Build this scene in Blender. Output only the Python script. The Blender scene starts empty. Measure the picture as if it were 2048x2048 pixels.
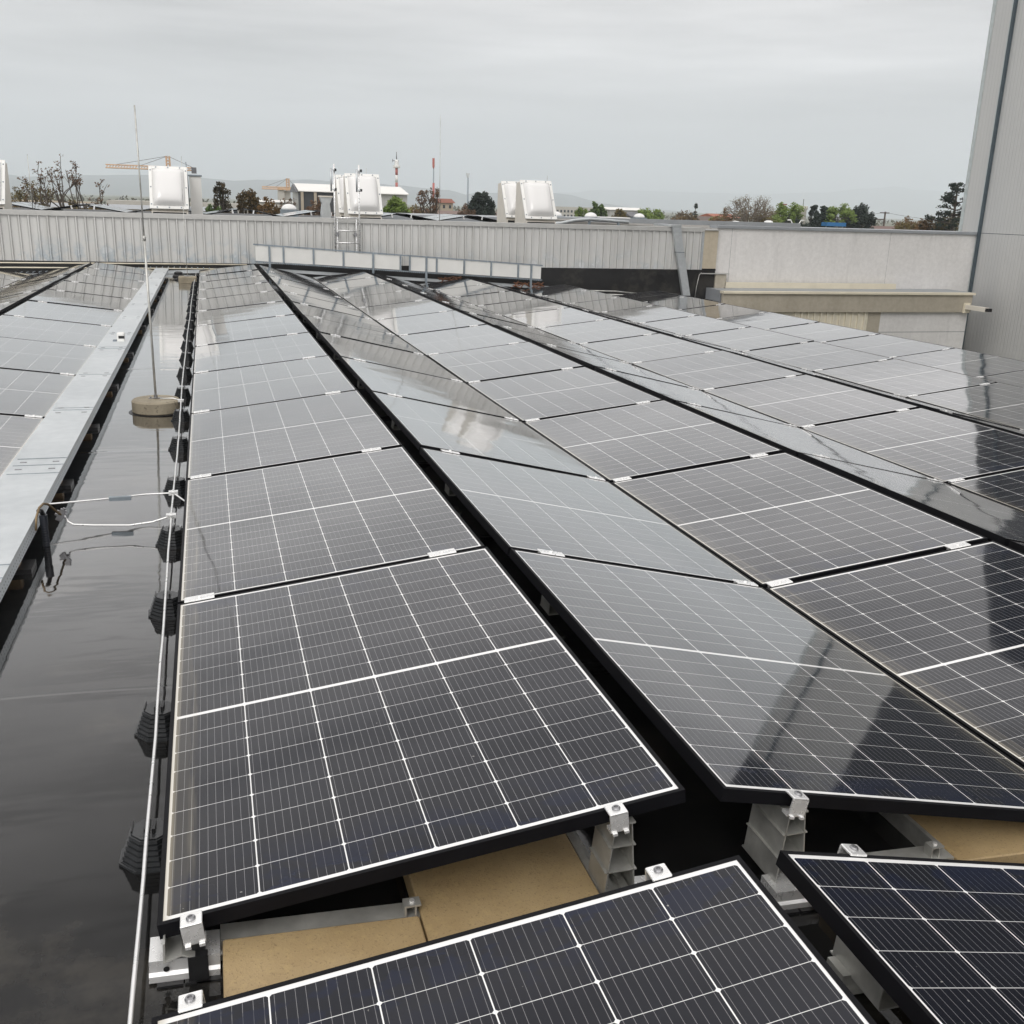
import bpy, math, random
from mathutils import Matrix, Vector
random.seed(7)
S = bpy.context.scene
COL = S.collection
PI = math.pi

# ------------------------------------------------------------------ camera
cam_d = bpy.data.cameras.new("camera"); cam = bpy.data.objects.new("camera", cam_d); COL.objects.link(cam)
S.camera = cam
cam_d.sensor_width = 36.0; cam_d.sensor_fit = 'HORIZONTAL'
cam_d.lens = 36.0 * 2021.23 / 2048.0
cam_d.clip_start = 0.05; cam_d.clip_end = 60000
M = Matrix(((0.95955207, 0.05394654, -0.27631429), (-0.27995851, 0.28643659, -0.91628452), (0.02971615, 0.95657925, 0.28995361)))
cam.matrix_world = Matrix.Translation((0.15648591, -1.7809288, 1.37304141)) @ M.to_4x4()

# ------------------------------------------------------------------ exposure
S.view_settings.view_transform = 'Standard'
S.view_settings.look = 'None'
S.view_settings.exposure = 0.0
S.view_settings.gamma = 1.0
S.view_settings.use_curve_mapping = False
S.cycles.max_bounces = 8
S.cycles.diffuse_bounces = 3
S.cycles.glossy_bounces = 4
S.cycles.transmission_bounces = 4
S.cycles.volume_bounces = 3
S.cycles.use_denoising = True

# ------------------------------------------------------------------ node expression helper
class Ex:
    def __init__(s, nt, sock): s.nt, s.s = nt, sock
    def _b(s, op, a, b=None, c=None):
        n = s.nt.nodes.new('ShaderNodeMath'); n.operation = op
        for i, v in enumerate((a, b, c)):
            if v is None: continue
            if isinstance(v, Ex): s.nt.links.new(v.s, n.inputs[i])
            else: n.inputs[i].default_value = v
        return Ex(s.nt, n.outputs[0])
    def __add__(s, o): return s._b('ADD', s, o)
    __radd__ = __add__
    def __sub__(s, o): return s._b('SUBTRACT', s, o)
    def __rsub__(s, o): return s._b('SUBTRACT', o, s)
    def __mul__(s, o): return s._b('MULTIPLY', s, o)
    __rmul__ = __mul__
    def __truediv__(s, o): return s._b('DIVIDE', s, o)
    def __lt__(s, o): return s._b('LESS_THAN', s, o)
    def __gt__(s, o): return s._b('GREATER_THAN', s, o)
    def frac(s): return s._b('FRACT', s)
    def floor(s): return s._b('FLOOR', s)
    def abs(s): return s._b('ABSOLUTE', s)
    def max(s, o): return s._b('MAXIMUM', s, o)
    def min(s, o): return s._b('MINIMUM', s, o)
    def pow(s, o): return s._b('POWER', s, o)
    def clamp(s): return s.max(0.0).min(1.0)
    def ramp(s, a, b): return ((s - a) / (b - a)).clamp()

class Mat:
    """a small wrapper round one node material"""
    def __init__(s, name):
        s.m = bpy.data.materials.new(name); s.m.use_nodes = True
        s.nt = s.m.node_tree; s.b = s.nt.nodes['Principled BSDF']
        s._oc = None
    def coords(s, kind='Object'):
        n = s.nt.nodes.new('ShaderNodeTexCoord'); return n.outputs[kind]
    def world(s):
        n = s.nt.nodes.new('ShaderNodeNewGeometry'); return n.outputs['Position']
    def xyz(s, vec):
        n = s.nt.nodes.new('ShaderNodeSeparateXYZ'); s.nt.links.new(vec, n.inputs[0])
        return [Ex(s.nt, o) for o in n.outputs]
    def scaled(s, vec, sc):
        n = s.nt.nodes.new('ShaderNodeMapping'); s.nt.links.new(vec, n.inputs[0]); n.inputs['Scale'].default_value = sc
        return n.outputs[0]
    def vec(s, x, y, z):
        n = s.nt.nodes.new('ShaderNodeCombineXYZ')
        for i, v in enumerate((x, y, z)):
            if isinstance(v, Ex): s.nt.links.new(v.s, n.inputs[i])
            else: n.inputs[i].default_value = v
        return n.outputs[0]
    def noise(s, vec, scale, detail=3, rough=0.55):
        n = s.nt.nodes.new('ShaderNodeTexNoise'); s.nt.links.new(vec, n.inputs['Vector'])
        n.inputs['Scale'].default_value = scale; n.inputs['Detail'].default_value = detail; n.inputs['Roughness'].default_value = rough
        return Ex(s.nt, n.outputs['Fac'])
    def white(s, vec):
        n = s.nt.nodes.new('ShaderNodeTexWhiteNoise'); s.nt.links.new(vec, n.inputs['Vector']); return Ex(s.nt, n.outputs['Value'])
    def rand(s):
        n = s.nt.nodes.new('ShaderNodeObjectInfo'); return Ex(s.nt, n.outputs['Random'])
    def mix(s, f, a, b):
        n = s.nt.nodes.new('ShaderNodeMix'); n.data_type = 'RGBA'
        if isinstance(f, Ex): s.nt.links.new(f.s, n.inputs[0])
        else: n.inputs[0].default_value = f
        for i, v in ((6, a), (7, b)):
            if isinstance(v, tuple): n.inputs[i].default_value = (*v, 1)
            else: s.nt.links.new(v, n.inputs[i])
        return n.outputs[2]
    def set(s, name, v):
        i = s.b.inputs[name]
        if isinstance(v, Ex): s.nt.links.new(v.s, i)
        elif isinstance(v, tuple): i.default_value = (*v, 1)
        elif isinstance(v, (int, float)): i.default_value = v
        else: s.nt.links.new(v, i)
        return s
    def wet(s, rough, stops, normal=True):
        """glass or water film over the base: mirror share rising with the angle of incidence"""
        lw = s.nt.nodes.new('ShaderNodeLayerWeight'); lw.inputs['Blend'].default_value = 0.5
        cr = s.nt.nodes.new('ShaderNodeValToRGB'); s.nt.links.new(lw.outputs['Facing'], cr.inputs[0])
        el = cr.color_ramp.elements; cr.color_ramp.interpolation = 'LINEAR'
        for i, (c, r) in enumerate(sorted((1 - c, r) for c, r in stops)):
            e = el[i] if i < 2 else el.new(c)
            e.position = c; e.color = (r, r, r, 1)
        gl = s.nt.nodes.new('ShaderNodeBsdfGlossy'); gl.distribution = 'GGX'
        gl.inputs['Color'].default_value = (1, 1, 1, 1)
        if isinstance(rough, Ex): s.nt.links.new(rough.s, gl.inputs['Roughness'])
        else: gl.inputs['Roughness'].default_value = rough
        nl = s.b.inputs['Normal'].links
        if nl:
            s.nt.links.new(nl[0].from_socket, gl.inputs['Normal'])
        mx = s.nt.nodes.new('ShaderNodeMixShader'); s.nt.links.new(cr.outputs[0], mx.inputs[0])
        s.nt.links.new(s.b.outputs[0], mx.inputs[1]); s.nt.links.new(gl.outputs[0], mx.inputs[2])
        s.nt.links.new(mx.outputs[0], s.nt.nodes['Material Output'].inputs['Surface'])
        s.b.inputs['Specular IOR Level'].default_value = 0.0
        return s
    def bump(s, h, strength=0.3, dist=0.01):
        n = s.nt.nodes.new('ShaderNodeBump'); n.inputs['Strength'].default_value = strength; n.inputs['Distance'].default_value = dist
        s.nt.links.new(h.s, n.inputs['Height']); s.nt.links.new(n.outputs[0], s.b.inputs['Normal']); return s

# ------------------------------------------------------------------ world: Nishita sky under a closed cloud layer
SUN_EL, SUN_AZ = math.radians(42), math.radians(215)      # high behind the camera, to the left
W = bpy.data.worlds.new("World"); S.world = W; W.use_nodes = True
nt = W.node_tree
bg = nt.nodes['Background']; bg.inputs['Strength'].default_value = 0.1
sky = nt.nodes.new('ShaderNodeTexSky'); sky.sky_type = 'NISHITA'; sky.sun_disc = False
sky.sun_elevation = SUN_EL; sky.sun_rotation = SUN_AZ
tc = nt.nodes.new('ShaderNodeTexCoord')
sp = nt.nodes.new('ShaderNodeSeparateXYZ'); nt.links.new(tc.outputs['Generated'], sp.inputs[0])
X, Y, Z = [Ex(nt, o) for o in sp.outputs]
el = Z.max(0.0)
mp = nt.nodes.new('ShaderNodeMapping'); nt.links.new(tc.outputs['Generated'], mp.inputs[0]); mp.inputs['Scale'].default_value = (1.5, 1.5, 13.0)
nz = nt.nodes.new('ShaderNodeTexNoise'); nt.links.new(mp.outputs[0], nz.inputs['Vector']); nz.inputs['Scale'].default_value = 1.7; nz.inputs['Detail'].default_value = 5; nz.inputs['Roughness'].default_value = 0.5
nf = Ex(nt, nz.outputs['Fac'])
cloud = (nf - 0.5) * 1.5 * el.ramp(0.02, 0.12) + 1.0
back = (Y * -1.0).max(0.0) * 0.75 + 1.0
lum = (el.pow(0.9) * 0.95 + 0.97) * cloud * back * 6.95
cc = nt.nodes.new('ShaderNodeMix'); cc.data_type = 'RGBA'
nt.links.new(el.ramp(0.0, 0.22).s, cc.inputs[0]); cc.inputs[6].default_value = (0.985, 0.985, 1.005, 1); cc.inputs[7].default_value = (1.032, 0.995, 0.975, 1)
vm = nt.nodes.new('ShaderNodeVectorMath'); vm.operation = 'SCALE'; nt.links.new(cc.outputs[2], vm.inputs[0]); nt.links.new(lum.s, vm.inputs['Scale'])
mx = nt.nodes.new('ShaderNodeMix'); mx.data_type = 'RGBA'; mx.inputs[0].default_value = 0.94
nt.links.new(sky.outputs[0], mx.inputs[6]); nt.links.new(vm.outputs[0], mx.inputs[7])
nt.links.new(mx.outputs[2], bg.inputs['Color'])

sun_d = bpy.data.lights.new("sun", 'SUN'); sun_d.energy = 0.75; sun_d.angle = math.radians(25); sun_d.color = (1.0, 0.97, 0.93)
sun = bpy.data.objects.new("sun", sun_d); COL.objects.link(sun)
sdir = Vector((math.sin(SUN_AZ) * math.cos(SUN_EL), math.cos(SUN_AZ) * math.cos(SUN_EL), math.sin(SUN_EL)))
sun.rotation_euler = sdir.to_track_quat('Z', 'Y').to_euler()
sun.location = sdir * 50

# ------------------------------------------------------------------ mesh building
class MB:
    def __init__(s): s.v = []; s.f = []; s.sm = []
    def add(s, vs, fs, smooth=False):
        n = len(s.v); s.v += [tuple(p) for p in vs]
        for f in fs: s.f.append(tuple(i + n for i in f)); s.sm.append(smooth)
        return s
    def box(s, x0, x1, y0, y1, z0, z1):
        return s.add([(x0, y0, z0), (x1, y0, z0), (x1, y1, z0), (x0, y1, z0), (x0, y0, z1), (x1, y0, z1), (x1, y1, z1), (x0, y1, z1)],
                     [(0, 3, 2, 1), (4, 5, 6, 7), (0, 1, 5, 4), (1, 2, 6, 5), (2, 3, 7, 6), (3, 0, 4, 7)])
    def bbox(s, x0, x1, y0, y1, z0, z1, b=0.004):
        """box with chamfered vertical and top edges"""
        p = [(x0 + b, y0), (x1 - b, y0), (x1, y0 + b), (x1, y1 - b), (x1 - b, y1), (x0 + b, y1), (x0, y1 - b), (x0, y0 + b)]
        q = [(x0 + 2 * b, y0 + b), (x1 - 2 * b, y0 + b), (x1 - b, y0 + 2 * b), (x1 - b, y1 - 2 * b), (x1 - 2 * b, y1 - b), (x0 + 2 * b, y1 - b), (x0 + b, y1 - 2 * b), (x0 + b, y0 + 2 * b)]
        vs = [(a, c, z0) for a, c in p] + [(a, c, z1 - b) for a, c in p] + [(a, c, z1) for a, c in q]
        fs = [tuple(range(7, -1, -1)), tuple(range(16, 24))]
        for r in (0, 8):
            for i in range(8): j = (i + 1) % 8; fs.append((r + i, r + j, r + 8 + j, r + 8 + i))
        return s.add(vs, fs)
    def prism(s, poly, axis, a, b, smooth=False):
        """extrude a polygon given in the other two axes along axis"""
        def P(u, w, t): return (t, u, w) if axis == 'x' else (u, t, w) if axis == 'y' else (u, w, t)
        n = len(poly); vs = [P(u, w, a) for u, w in poly] + [P(u, w, b) for u, w in poly]
        fs = [tuple(range(n)), tuple(range(2 * n - 1, n - 1, -1))] + [(i, (i + 1) % n, n + (i + 1) % n, n + i)[::-1] for i in range(n)]
        return s.add(vs, fs, smooth)
    def tube(s, path, r, n=8, caps=True):
        pts = [Vector(p) for p in path]; R = r if isinstance(r, (list, tuple)) else [r] * len(pts)
        base = len(s.v); prev = None
        for i, p in enumerate(pts):
            d = (pts[min(i + 1, len(pts) - 1)] - pts[max(i - 1, 0)])
            d = d.normalized() if d.length > 1e-9 else Vector((0, 0, 1))
            if prev is None:
                a = d.cross(Vector((0, 0, 1)) if abs(d.z) < 0.9 else Vector((1, 0, 0))).normalized()
            else:
                a = (prev - d * prev.dot(d)); a = a.normalized() if a.length > 1e-6 else d.orthogonal().normalized()
            prev = a; c = d.cross(a)
            for k in range(n):
                t = 2 * PI * k / n; s.v.append(tuple(p + (a * math.cos(t) + c * math.sin(t)) * R[i]))
        for i in range(len(pts) - 1):
            for k in range(n):
                j = (k + 1) % n; s.f.append((base + i * n + k, base + i * n + j, base + (i + 1) * n + j, base + (i + 1) * n + k)); s.sm.append(n > 4)
        if caps:
            s.f.append(tuple(base + k for k in range(n))[::-1]); s.sm.append(False)
            e = base + (len(pts) - 1) * n; s.f.append(tuple(e + k for k in range(n))); s.sm.append(False)
        return s
    def lathe(s, prof, n=24, c=(0, 0), smooth=False, rot=0.0):
        base = len(s.v)
        for r, z in prof:
            for k in range(n):
                t = 2 * PI * k / n + rot; s.v.append((c[0] + r * math.cos(t), c[1] + r * math.sin(t), z))
        for i in range(len(prof) - 1):
            for k in range(n):
                j = (k + 1) % n; s.f.append((base + i * n + k, base + i * n + j, base + (i + 1) * n + j, base + (i + 1) * n + k)); s.sm.append(smooth)
        s.f.append(tuple(base + k for k in range(n))[::-1]); s.sm.append(False)
        e = base + (len(prof) - 1) * n; s.f.append(tuple(e + k for k in range(n))); s.sm.append(False)
        return s
    def xf(s, m):
        s.v = [tuple(m @ Vector(p)) for p in s.v]; return s
    def mesh(s, name, mat):
        me = bpy.data.meshes.new(name); me.from_pydata(s.v, [], s.f)
        me.polygons.foreach_set('use_smooth', s.sm); me.materials.append(mat.m if isinstance(mat, Mat) else mat); me.update(); return me
    def build(s, name, mat, parent=None):
        o = bpy.data.objects.new(name, s.mesh(name, mat)); COL.objects.link(o)
        if parent: o.parent = parent
        return o

def tag(o, label, cat, group=None):
    o['label'] = label; o['category'] = cat
    if group: o['group'] = group
    return o
def thing(name, label, cat, loc=(0, 0, 0), group=None):
    o = bpy.data.objects.new(name, None); o.empty_display_size = 0.1; COL.objects.link(o); o.location = loc
    return tag(o, label, cat, group)
def structure(o): o['kind'] = 'structure'; return o
def dup(root, label=None, group=None, drop=()):
    r = root.copy(); COL.objects.link(r)
    if label: r['label'] = label
    if group: r['group'] = group
    for ch in list(root.children):
        if ch.name.split('.')[0] in drop: continue
        c = ch.copy(); COL.objects.link(c); c.parent = r
        for g in list(ch.children):
            d = g.copy(); COL.objects.link(d); d.parent = c
    return r
ORD = ['zeroth', 'first', 'second', 'third', 'fourth', 'fifth', 'sixth', 'seventh', 'eighth', 'ninth', 'tenth', 'eleventh', 'twelfth', 'thirteenth',
       'fourteenth', 'fifteenth', 'sixteenth', 'seventeenth', 'eighteenth', 'nineteenth', 'twentieth', 'twenty first', 'twenty second', 'twenty third', 'twenty fourth']

# ------------------------------------------------------------------ measured layout of the roof
SLX, SLY, XC, RH = -0.05135, -0.005793, -0.4525, -0.12   # cross fall, long fall, crest line, membrane below panel edge
PW, PL, PITCH, TILT, RG, VG = 1.134, 1.722, 1.75323, 0.17121, 0.09613, 0.012
CA, SA = math.cos(TILT), math.sin(TILT)
PER = 2 * PW * CA + RG + VG
def roof(x, y, h=RH):
    a = abs(x - XC); w = 0.7                                 # the crest is rounded over the width of the walkway
    if a < w: a = a * a / (2 * w) + w / 2
    return SLX * (XC + a) + SLY * y + h
def rp(x, y, h): return (x, y, SLX * x + SLY * y + h)     # point above the right-hand roof plane
YW = 22.0                                                  # ribbed wall

# ------------------------------------------------------------------ materials
# mirror share of wet glass and of the water film against the cosine of the angle of incidence
WETCURVE = [(0.0, 0.88), (0.07, 0.83), (0.117, 0.785), (0.15, 0.72), (0.20, 0.58), (0.23, 0.50), (0.28, 0.39), (0.344, 0.285), (0.38, 0.20), (0.44, 0.125), (0.50, 0.078), (0.58, 0.046), (0.75, 0.026), (1.0, 0.020)]
FILMCURVE = [(0.0, 0.92), (0.07, 0.88), (0.117, 0.83), (0.15, 0.76), (0.20, 0.62), (0.28, 0.44), (0.35, 0.31), (0.42, 0.19), (0.50, 0.09), (0.58, 0.048), (0.75, 0.028), (1.0, 0.022)]
def plain(name, col, rough=0.6, metal=0.0, var=0.12, scale=6.0, bump=0.0, spec=0.5, space='Object'):
    m = Mat(name); v = m.coords(space) if space != 'World' else m.world()
    n = m.noise(v, scale, 5)
    a = tuple(max(0, c * (1 - var)) for c in col); b = tuple(min(1, c * (1 + var)) for c in col)
    m.set('Base Color', m.mix(n.ramp(0.3, 0.7), a, b)).set('Roughness', (n * 0.2 + (rough - 0.1)).clamp()).set('Metallic', metal).set('Specular IOR Level', spec)
    if bump: m.bump(m.noise(v, scale * 8, 3), bump, 0.004)
    return m

def panel_material():
    m = Mat('solar_cells'); u, v, w = m.xyz(m.coords('Object'))
    rnd = m.rand()
    pu, pv = 0.18367, 0.0925
    cu = (u - 0.016) / pu; iu = cu.frac()
    vv = (v - PL / 2).abs() - 0.0065; cv = vv / pv; iv = cv.frac()
    du = (0.5 - (iu - 0.5).abs()) * pu; dv = (0.5 - (iv - 0.5).abs()) * pv
    out = ((cu < 0.0) + (cu > 6.0) + (vv < 0.0) + (cv > 9.0)).min(1.0)
    gap = ((du < 0.00135) + (dv < 0.00065) + ((du + dv) < 0.0062) + out).min(1.0)
    ib = (iu * 10.0).frac(); db = (ib - 0.5).abs() * (pu / 10)
    bus = (db < 0.00036)
    cell_id = m.vec(cu.floor(), (v / pv).floor(), rnd * 50.0)
    tone = m.white(cell_id)
    dustn = m.noise(m.vec(u * 1.0, v * 1.0, rnd * 30.0), 2.2, 4)
    cell = m.mix(tone, (0.0055, 0.0072, 0.0125), (0.0085, 0.0105, 0.017))
    cell = m.mix(rnd * 0.5, cell, (0.0095, 0.0095, 0.0145))
    cell = m.mix(bus * 0.8, cell, (0.34, 0.34, 0.35))
    # old dust film with rain-cleared patches near the short edges
    edge = (0.5 - (v / PL - 0.5).abs()) * PL
    clear = (m.noise(m.vec(u * 1.0, v * 1.6, rnd * 17.0), 7.0, 4, 0.65) - 0.5).ramp(0.0, 0.05) * (1.0 - edge.ramp(0.03, 0.22))
    film = (1.0 - clear) * (dustn * 0.014 + 0.004)
    cell = m.mix(clear * 0.8, cell, (0.009, 0.013, 0.032))
    spk = m.noise(m.vec(u * 1.0, v * 1.0, rnd * 90.0), 46.0, 2)
    face = m.mix(gap, cell, (0.84, 0.84, 0.83))
    face = m.mix(film, face, (0.30, 0.29, 0.27))
    face = m.mix((spk - 0.775).ramp(0.0, 0.02) * 0.55, face, (0.55, 0.54, 0.50))
    face = m.mix((0.215 - spk).ramp(0.0, 0.02) * 0.8, face, (0.01, 0.01, 0.009))
    # silt line that gathers along the low edge
    sn = m.noise(m.vec(u * 60.0, v * 3.0, rnd * 9.0), 1.0, 4)
    low = (1.0 - u.ramp(0.012, 0.03)) * 0.55 + (1.0 - (u - 0.062).abs().ramp(0.0, 0.014)) * sn.ramp(0.42, 0.75) * 0.28 + (1.0 - u.ramp(0.050, 0.058)) * 0.055 + (1.0 - u.ramp(0.02, 0.16)) * 0.012
    face = m.mix(low.clamp(), face, (0.47, 0.42, 0.31))
    m.set('Base Color', face)
    m.set('Roughness', 0.6)
    wob = m.noise(m.vec(u * 1.0, v * 1.0, rnd * 70.0), 2.6, 1, 0.4)
    drops = m.noise(m.vec(u * 1.0, v * 1.0, rnd * 11.0), 210.0, 1).ramp(0.55, 0.7) * clear
    m.bump(wob * 0.6 + drops * 0.02, 0.07, 0.05)
    m.wet((dustn * 0.05 + 0.03) + low * 0.2, WETCURVE)
    return m
CELLS = panel_material()
FRAME = plain('black_anodised', (0.0045, 0.0045, 0.006), 0.55, 0.0, 0.2, 9, spec=0.14)
BACK = plain('panel_back', (0.35, 0.35, 0.36), 0.6)
ALU = plain('mill_aluminium', (0.90, 0.90, 0.89), 0.28, 0.6, 0.1, 25, 0.05)
ALU_DULL = plain('weathered_aluminium', (0.52, 0.52, 0.49), 0.42, 0.6, 0.35, 9, 0.1)
ALU_BRIGHT = plain('bright_wire', (0.86, 0.86, 0.85), 0.3, 0.6, 0.06, 30)
STEEL = plain('bolt_steel', (0.32, 0.32, 0.33), 0.35, 0.9, 0.1, 40)
def galvanised():
    m = Mat('galvanised'); v = m.coords()
    n = m.noise(v, 14, 5); n2 = m.noise(v, 1.4, 3)
    m.set('Base Color', m.mix((n * 0.5 + n2 * 0.5).ramp(0.35, 0.65), (0.52, 0.55, 0.565), (0.66, 0.69, 0.70))).set('Metallic', 0.55).set('Roughness', n * 0.2 + 0.3)
    return m
GALV = galvanised()
GALV_DARK = plain('galvanised_grey', (0.25, 0.29, 0.32), 0.5, 0.5, 0.2, 10)
WHITE = plain('white_plastic', (0.80, 0.80, 0.77), 0.35, 0.0, 0.04, 4)
CREAM = plain('cream_plastic', (0.74, 0.70, 0.62), 0.4, 0.0, 0.05, 4)
DOME = Mat('opal_dome'); DOME.set('Base Color', (0.76, 0.755, 0.74)).set('Roughness', 0.16).set('Coat Weight', 0.5).set('Coat Roughness', 0.05)
BOARD = plain('cover_board', (0.72, 0.72, 0.69), 0.5, 0.0, 0.05, 3)
BLACK = plain('black_rubber', (0.012, 0.012, 0.013), 0.42, 0.0, 0.3, 30, 0.05)
STAND = plain('stand_plastic', (0.030, 0.032, 0.034), 0.24, 0.0, 0.25, 20)
PIPE = plain('dark_pvc', (0.022, 0.025, 0.033), 0.4)
COPPER = plain('tarnished_copper', (0.22, 0.16, 0.09), 0.45, 0.6, 0.2, 20)
WOOD = plain('raw_timber', (0.24, 0.16, 0.085), 0.7, 0, 0.3, 12, 0.2)

def membrane(name='wet_membrane', up=False):
    m = Mat(name); p = m.world(); x, y, z = m.xyz(p)
    n1 = m.noise(p, 0.8, 4); n2 = m.noise(p, 5.5, 4)
    silt = (m.noise(p, 1.7, 6, 0.7) - 0.53).ramp(0.0, 0.10)
    c0 = m.mix(n2.ramp(0.3, 0.75), (0.0065, 0.0065, 0.0066), (0.014, 0.0138, 0.0135))
    m.set('Base Color', m.mix(silt * 0.8, c0, (0.036, 0.033, 0.028)))
    if up:
        m.set('Roughness', n2 * 0.25 + 0.35); m.bump(m.noise(p, 3, 4), 0.2, 0.02); return m
    wet = n1.ramp(0.38, 0.62)
    m.set('Roughness', 0.6)
    yy = (y + 0.35 + (m.noise(p, 0.6, 2) - 0.5) * 0.12) / 3.35
    lap = (yy.frac() - 0.5).abs()
    seam = (1.0 - lap.ramp(0.0, 0.004))
    rip = m.noise(m.vec(x * 1.0, y * 2.6, z), 2.6, 2) * 0.8 + m.noise(m.vec(x * 3.0, y * 14.0, z), 1.0, 2) * 0.12
    rip = rip + m.noise(m.vec(x * 0.5, y * 5.0, z), 1.0, 3) * 0.06
    m.bump(rip + seam * 0.7 + lap.ramp(0, 0.02) * 0.4, 0.065, 0.035)
    m.wet((n2 * 0.03 + 0.05) - wet * 0.035, FILMCURVE)
    return m
ROOF = membrane(); UPSTAND = membrane('black_upstand', True)

def paver():
    m = Mat('wet_paver'); v = m.world(); n = m.noise(v, 7, 5); g = m.noise(v, 170, 2, 0.7); g2 = m.noise(v, 60, 3)
    c = m.mix(n.ramp(0.3, 0.7), (0.37, 0.265, 0.135), (0.45, 0.335, 0.18))
    c = m.mix((g2 - 0.52).ramp(0.0, 0.15) * 0.35, c, (0.50, 0.37, 0.18))
    c = m.mix((g - 0.60).ramp(0.0, 0.06) * 0.4, c, (0.10, 0.065, 0.03))
    m.set('Base Color', c).set('Roughness', n * 0.35 + 0.3).bump(g + g2 * 0.5, 0.35, 0.003); return m
PAVER = paver()
def concrete():
    m = Mat('cast_concrete'); v = m.coords(); n = m.noise(v, 5, 5); g = m.noise(v, 55, 3)
    c = m.mix(n.ramp(0.3, 0.7), (0.21, 0.18, 0.13), (0.33, 0.29, 0.21)); c = m.mix((g - 0.6).ramp(0, 0.08) * 0.7, c, (0.08, 0.065, 0.045))
    m.set('Base Color', c).set('Roughness', 0.75).bump(g, 0.4, 0.006); return m
CONC = concrete()

def ribbed_sheet():
    m = Mat('ribbed_sheet'); p = m.world(); x, y, z = m.xyz(p)
    n = m.noise(m.vec(x * 1.0, y, z * 0.25), 1.6, 4); d = m.noise(p, 3.2, 5, 0.65)
    low = 1.0 - z.ramp(0.0, 0.55)
    st = (d - 0.47).ramp(0.0, 0.14) * low * (1.0 - x.ramp(1.5, 4.5) * 0.55)
    c = m.mix(n.ramp(0.35, 0.65), (0.57, 0.57, 0.55), (0.64, 0.64, 0.62))
    c = m.mix(st * 0.85, c, (0.36, 0.43, 0.48))
    c = m.mix((d - 0.60).ramp(0.0, 0.06) * low * 0.7, c, (0.72, 0.73, 0.73))
    dr = m.noise(m.vec(x * 9.0, y, z * 0.35), 1.0, 4, 0.6)
    c = m.mix((dr - 0.54).ramp(0.0, 0.12) * 0.30, c, (0.36, 0.35, 0.32))
    m.set('Base Color', c).set('Metallic', 0.12).set('Roughness', 0.5); return m
SHEET = ribbed_sheet()
def stucco(name, a, b):
    m = Mat(name); p = m.world(); n = m.noise(p, 9.0, 6, 0.65); s = m.noise(m.scaled(p, (1.2, 1.2, 0.3)), 2.0, 3); g = m.noise(p, 70, 2)
    c = m.mix((n * 0.6 + s * 0.4).ramp(0.36, 0.64), a, b)
    x, y, z = m.xyz(p); dr = m.noise(m.vec(x * 5.0, y * 5.0, z * 0.45), 1.0, 4, 0.65)
    c = m.mix((dr - 0.57).ramp(0.0, 0.10) * 0.15, c, tuple(k * 0.6 for k in a))
    m.set('Base Color', c).set('Roughness', 0.88).bump(g + n, 0.3, 0.01); return m
STUCCO = stucco('grey_stucco', (0.65, 0.638, 0.62), (0.77, 0.757, 0.74))
BEIGE = stucco('beige_render', (0.44, 0.385, 0.29), (0.52, 0.46, 0.36))
BEIGE_W = stucco('worn_beige_render', (0.38, 0.34, 0.27), (0.47, 0.43, 0.35))
COPING = plain('cream_coping', (0.74, 0.68, 0.54), 0.5, 0, 0.06, 3)
CAP = plain('cap_flashing', (0.50, 0.50, 0.48), 0.45, 0.25, 0.08, 2)
CAP_GREY = plain('grey_flashing', (0.36, 0.38, 0.40), 0.45, 0.3, 0.08, 2)
def tall_sheet():
    m = Mat('tall_cladding'); p = m.world(); x, y, z = m.xyz(p)
    w = ((y / 0.118).frac() - 0.5).abs()
    n = m.noise(m.scaled(p, (1, 1, 0.15)), 1.0, 3)
    c = m.mix(n.ramp(0.3, 0.7), (0.53, 0.535, 0.53), (0.60, 0.60, 0.585)); c = m.mix((1.0 - w.ramp(0.0, 0.08)) * 0.22, c, (0.30, 0.31, 0.33))
    m.set('Base Color', c).set('Metallic', 0.2).set('Roughness', 0.45).bump(w.ramp(0.0, 0.15), 0.35, 0.015); return m
TALL = tall_sheet()
TRIM = plain('grey_trim', (0.50, 0.55, 0.55), 0.45, 0.2)
TRIM_D = plain('dark_trim', (0.07, 0.095, 0.11), 0.5, 0.2)
FELT = plain('upper_roof_felt', (0.22, 0.21, 0.19), 0.7, 0, 0.25, 1.0)

# ------------------------------------------------------------------ ground, terrain and hills
def ground_mat():
    m = Mat('plain_fields'); p = m.world(); n = m.noise(m.scaled(p, (1, 2.5, 1)), 0.006, 5, 0.6); k = m.noise(p, 0.05, 4)
    c = m.mix(n.ramp(0.4, 0.6), (0.055, 0.075, 0.03), (0.17, 0.15, 0.09)); c = m.mix((k - 0.5).ramp(0, 0.2) * 0.5, c, (0.04, 0.045, 0.025))
    m.set('Base Color', c).set('Roughness', 0.95); return m
g = MB().add([(-30000, -300, -5.0), (30000, -300, -5.0), (30000, 30000, -5.0), (-30000, 30000, -5.0)], [(0, 1, 2, 3)]).build('ground', ground_mat()); structure(g)

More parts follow.
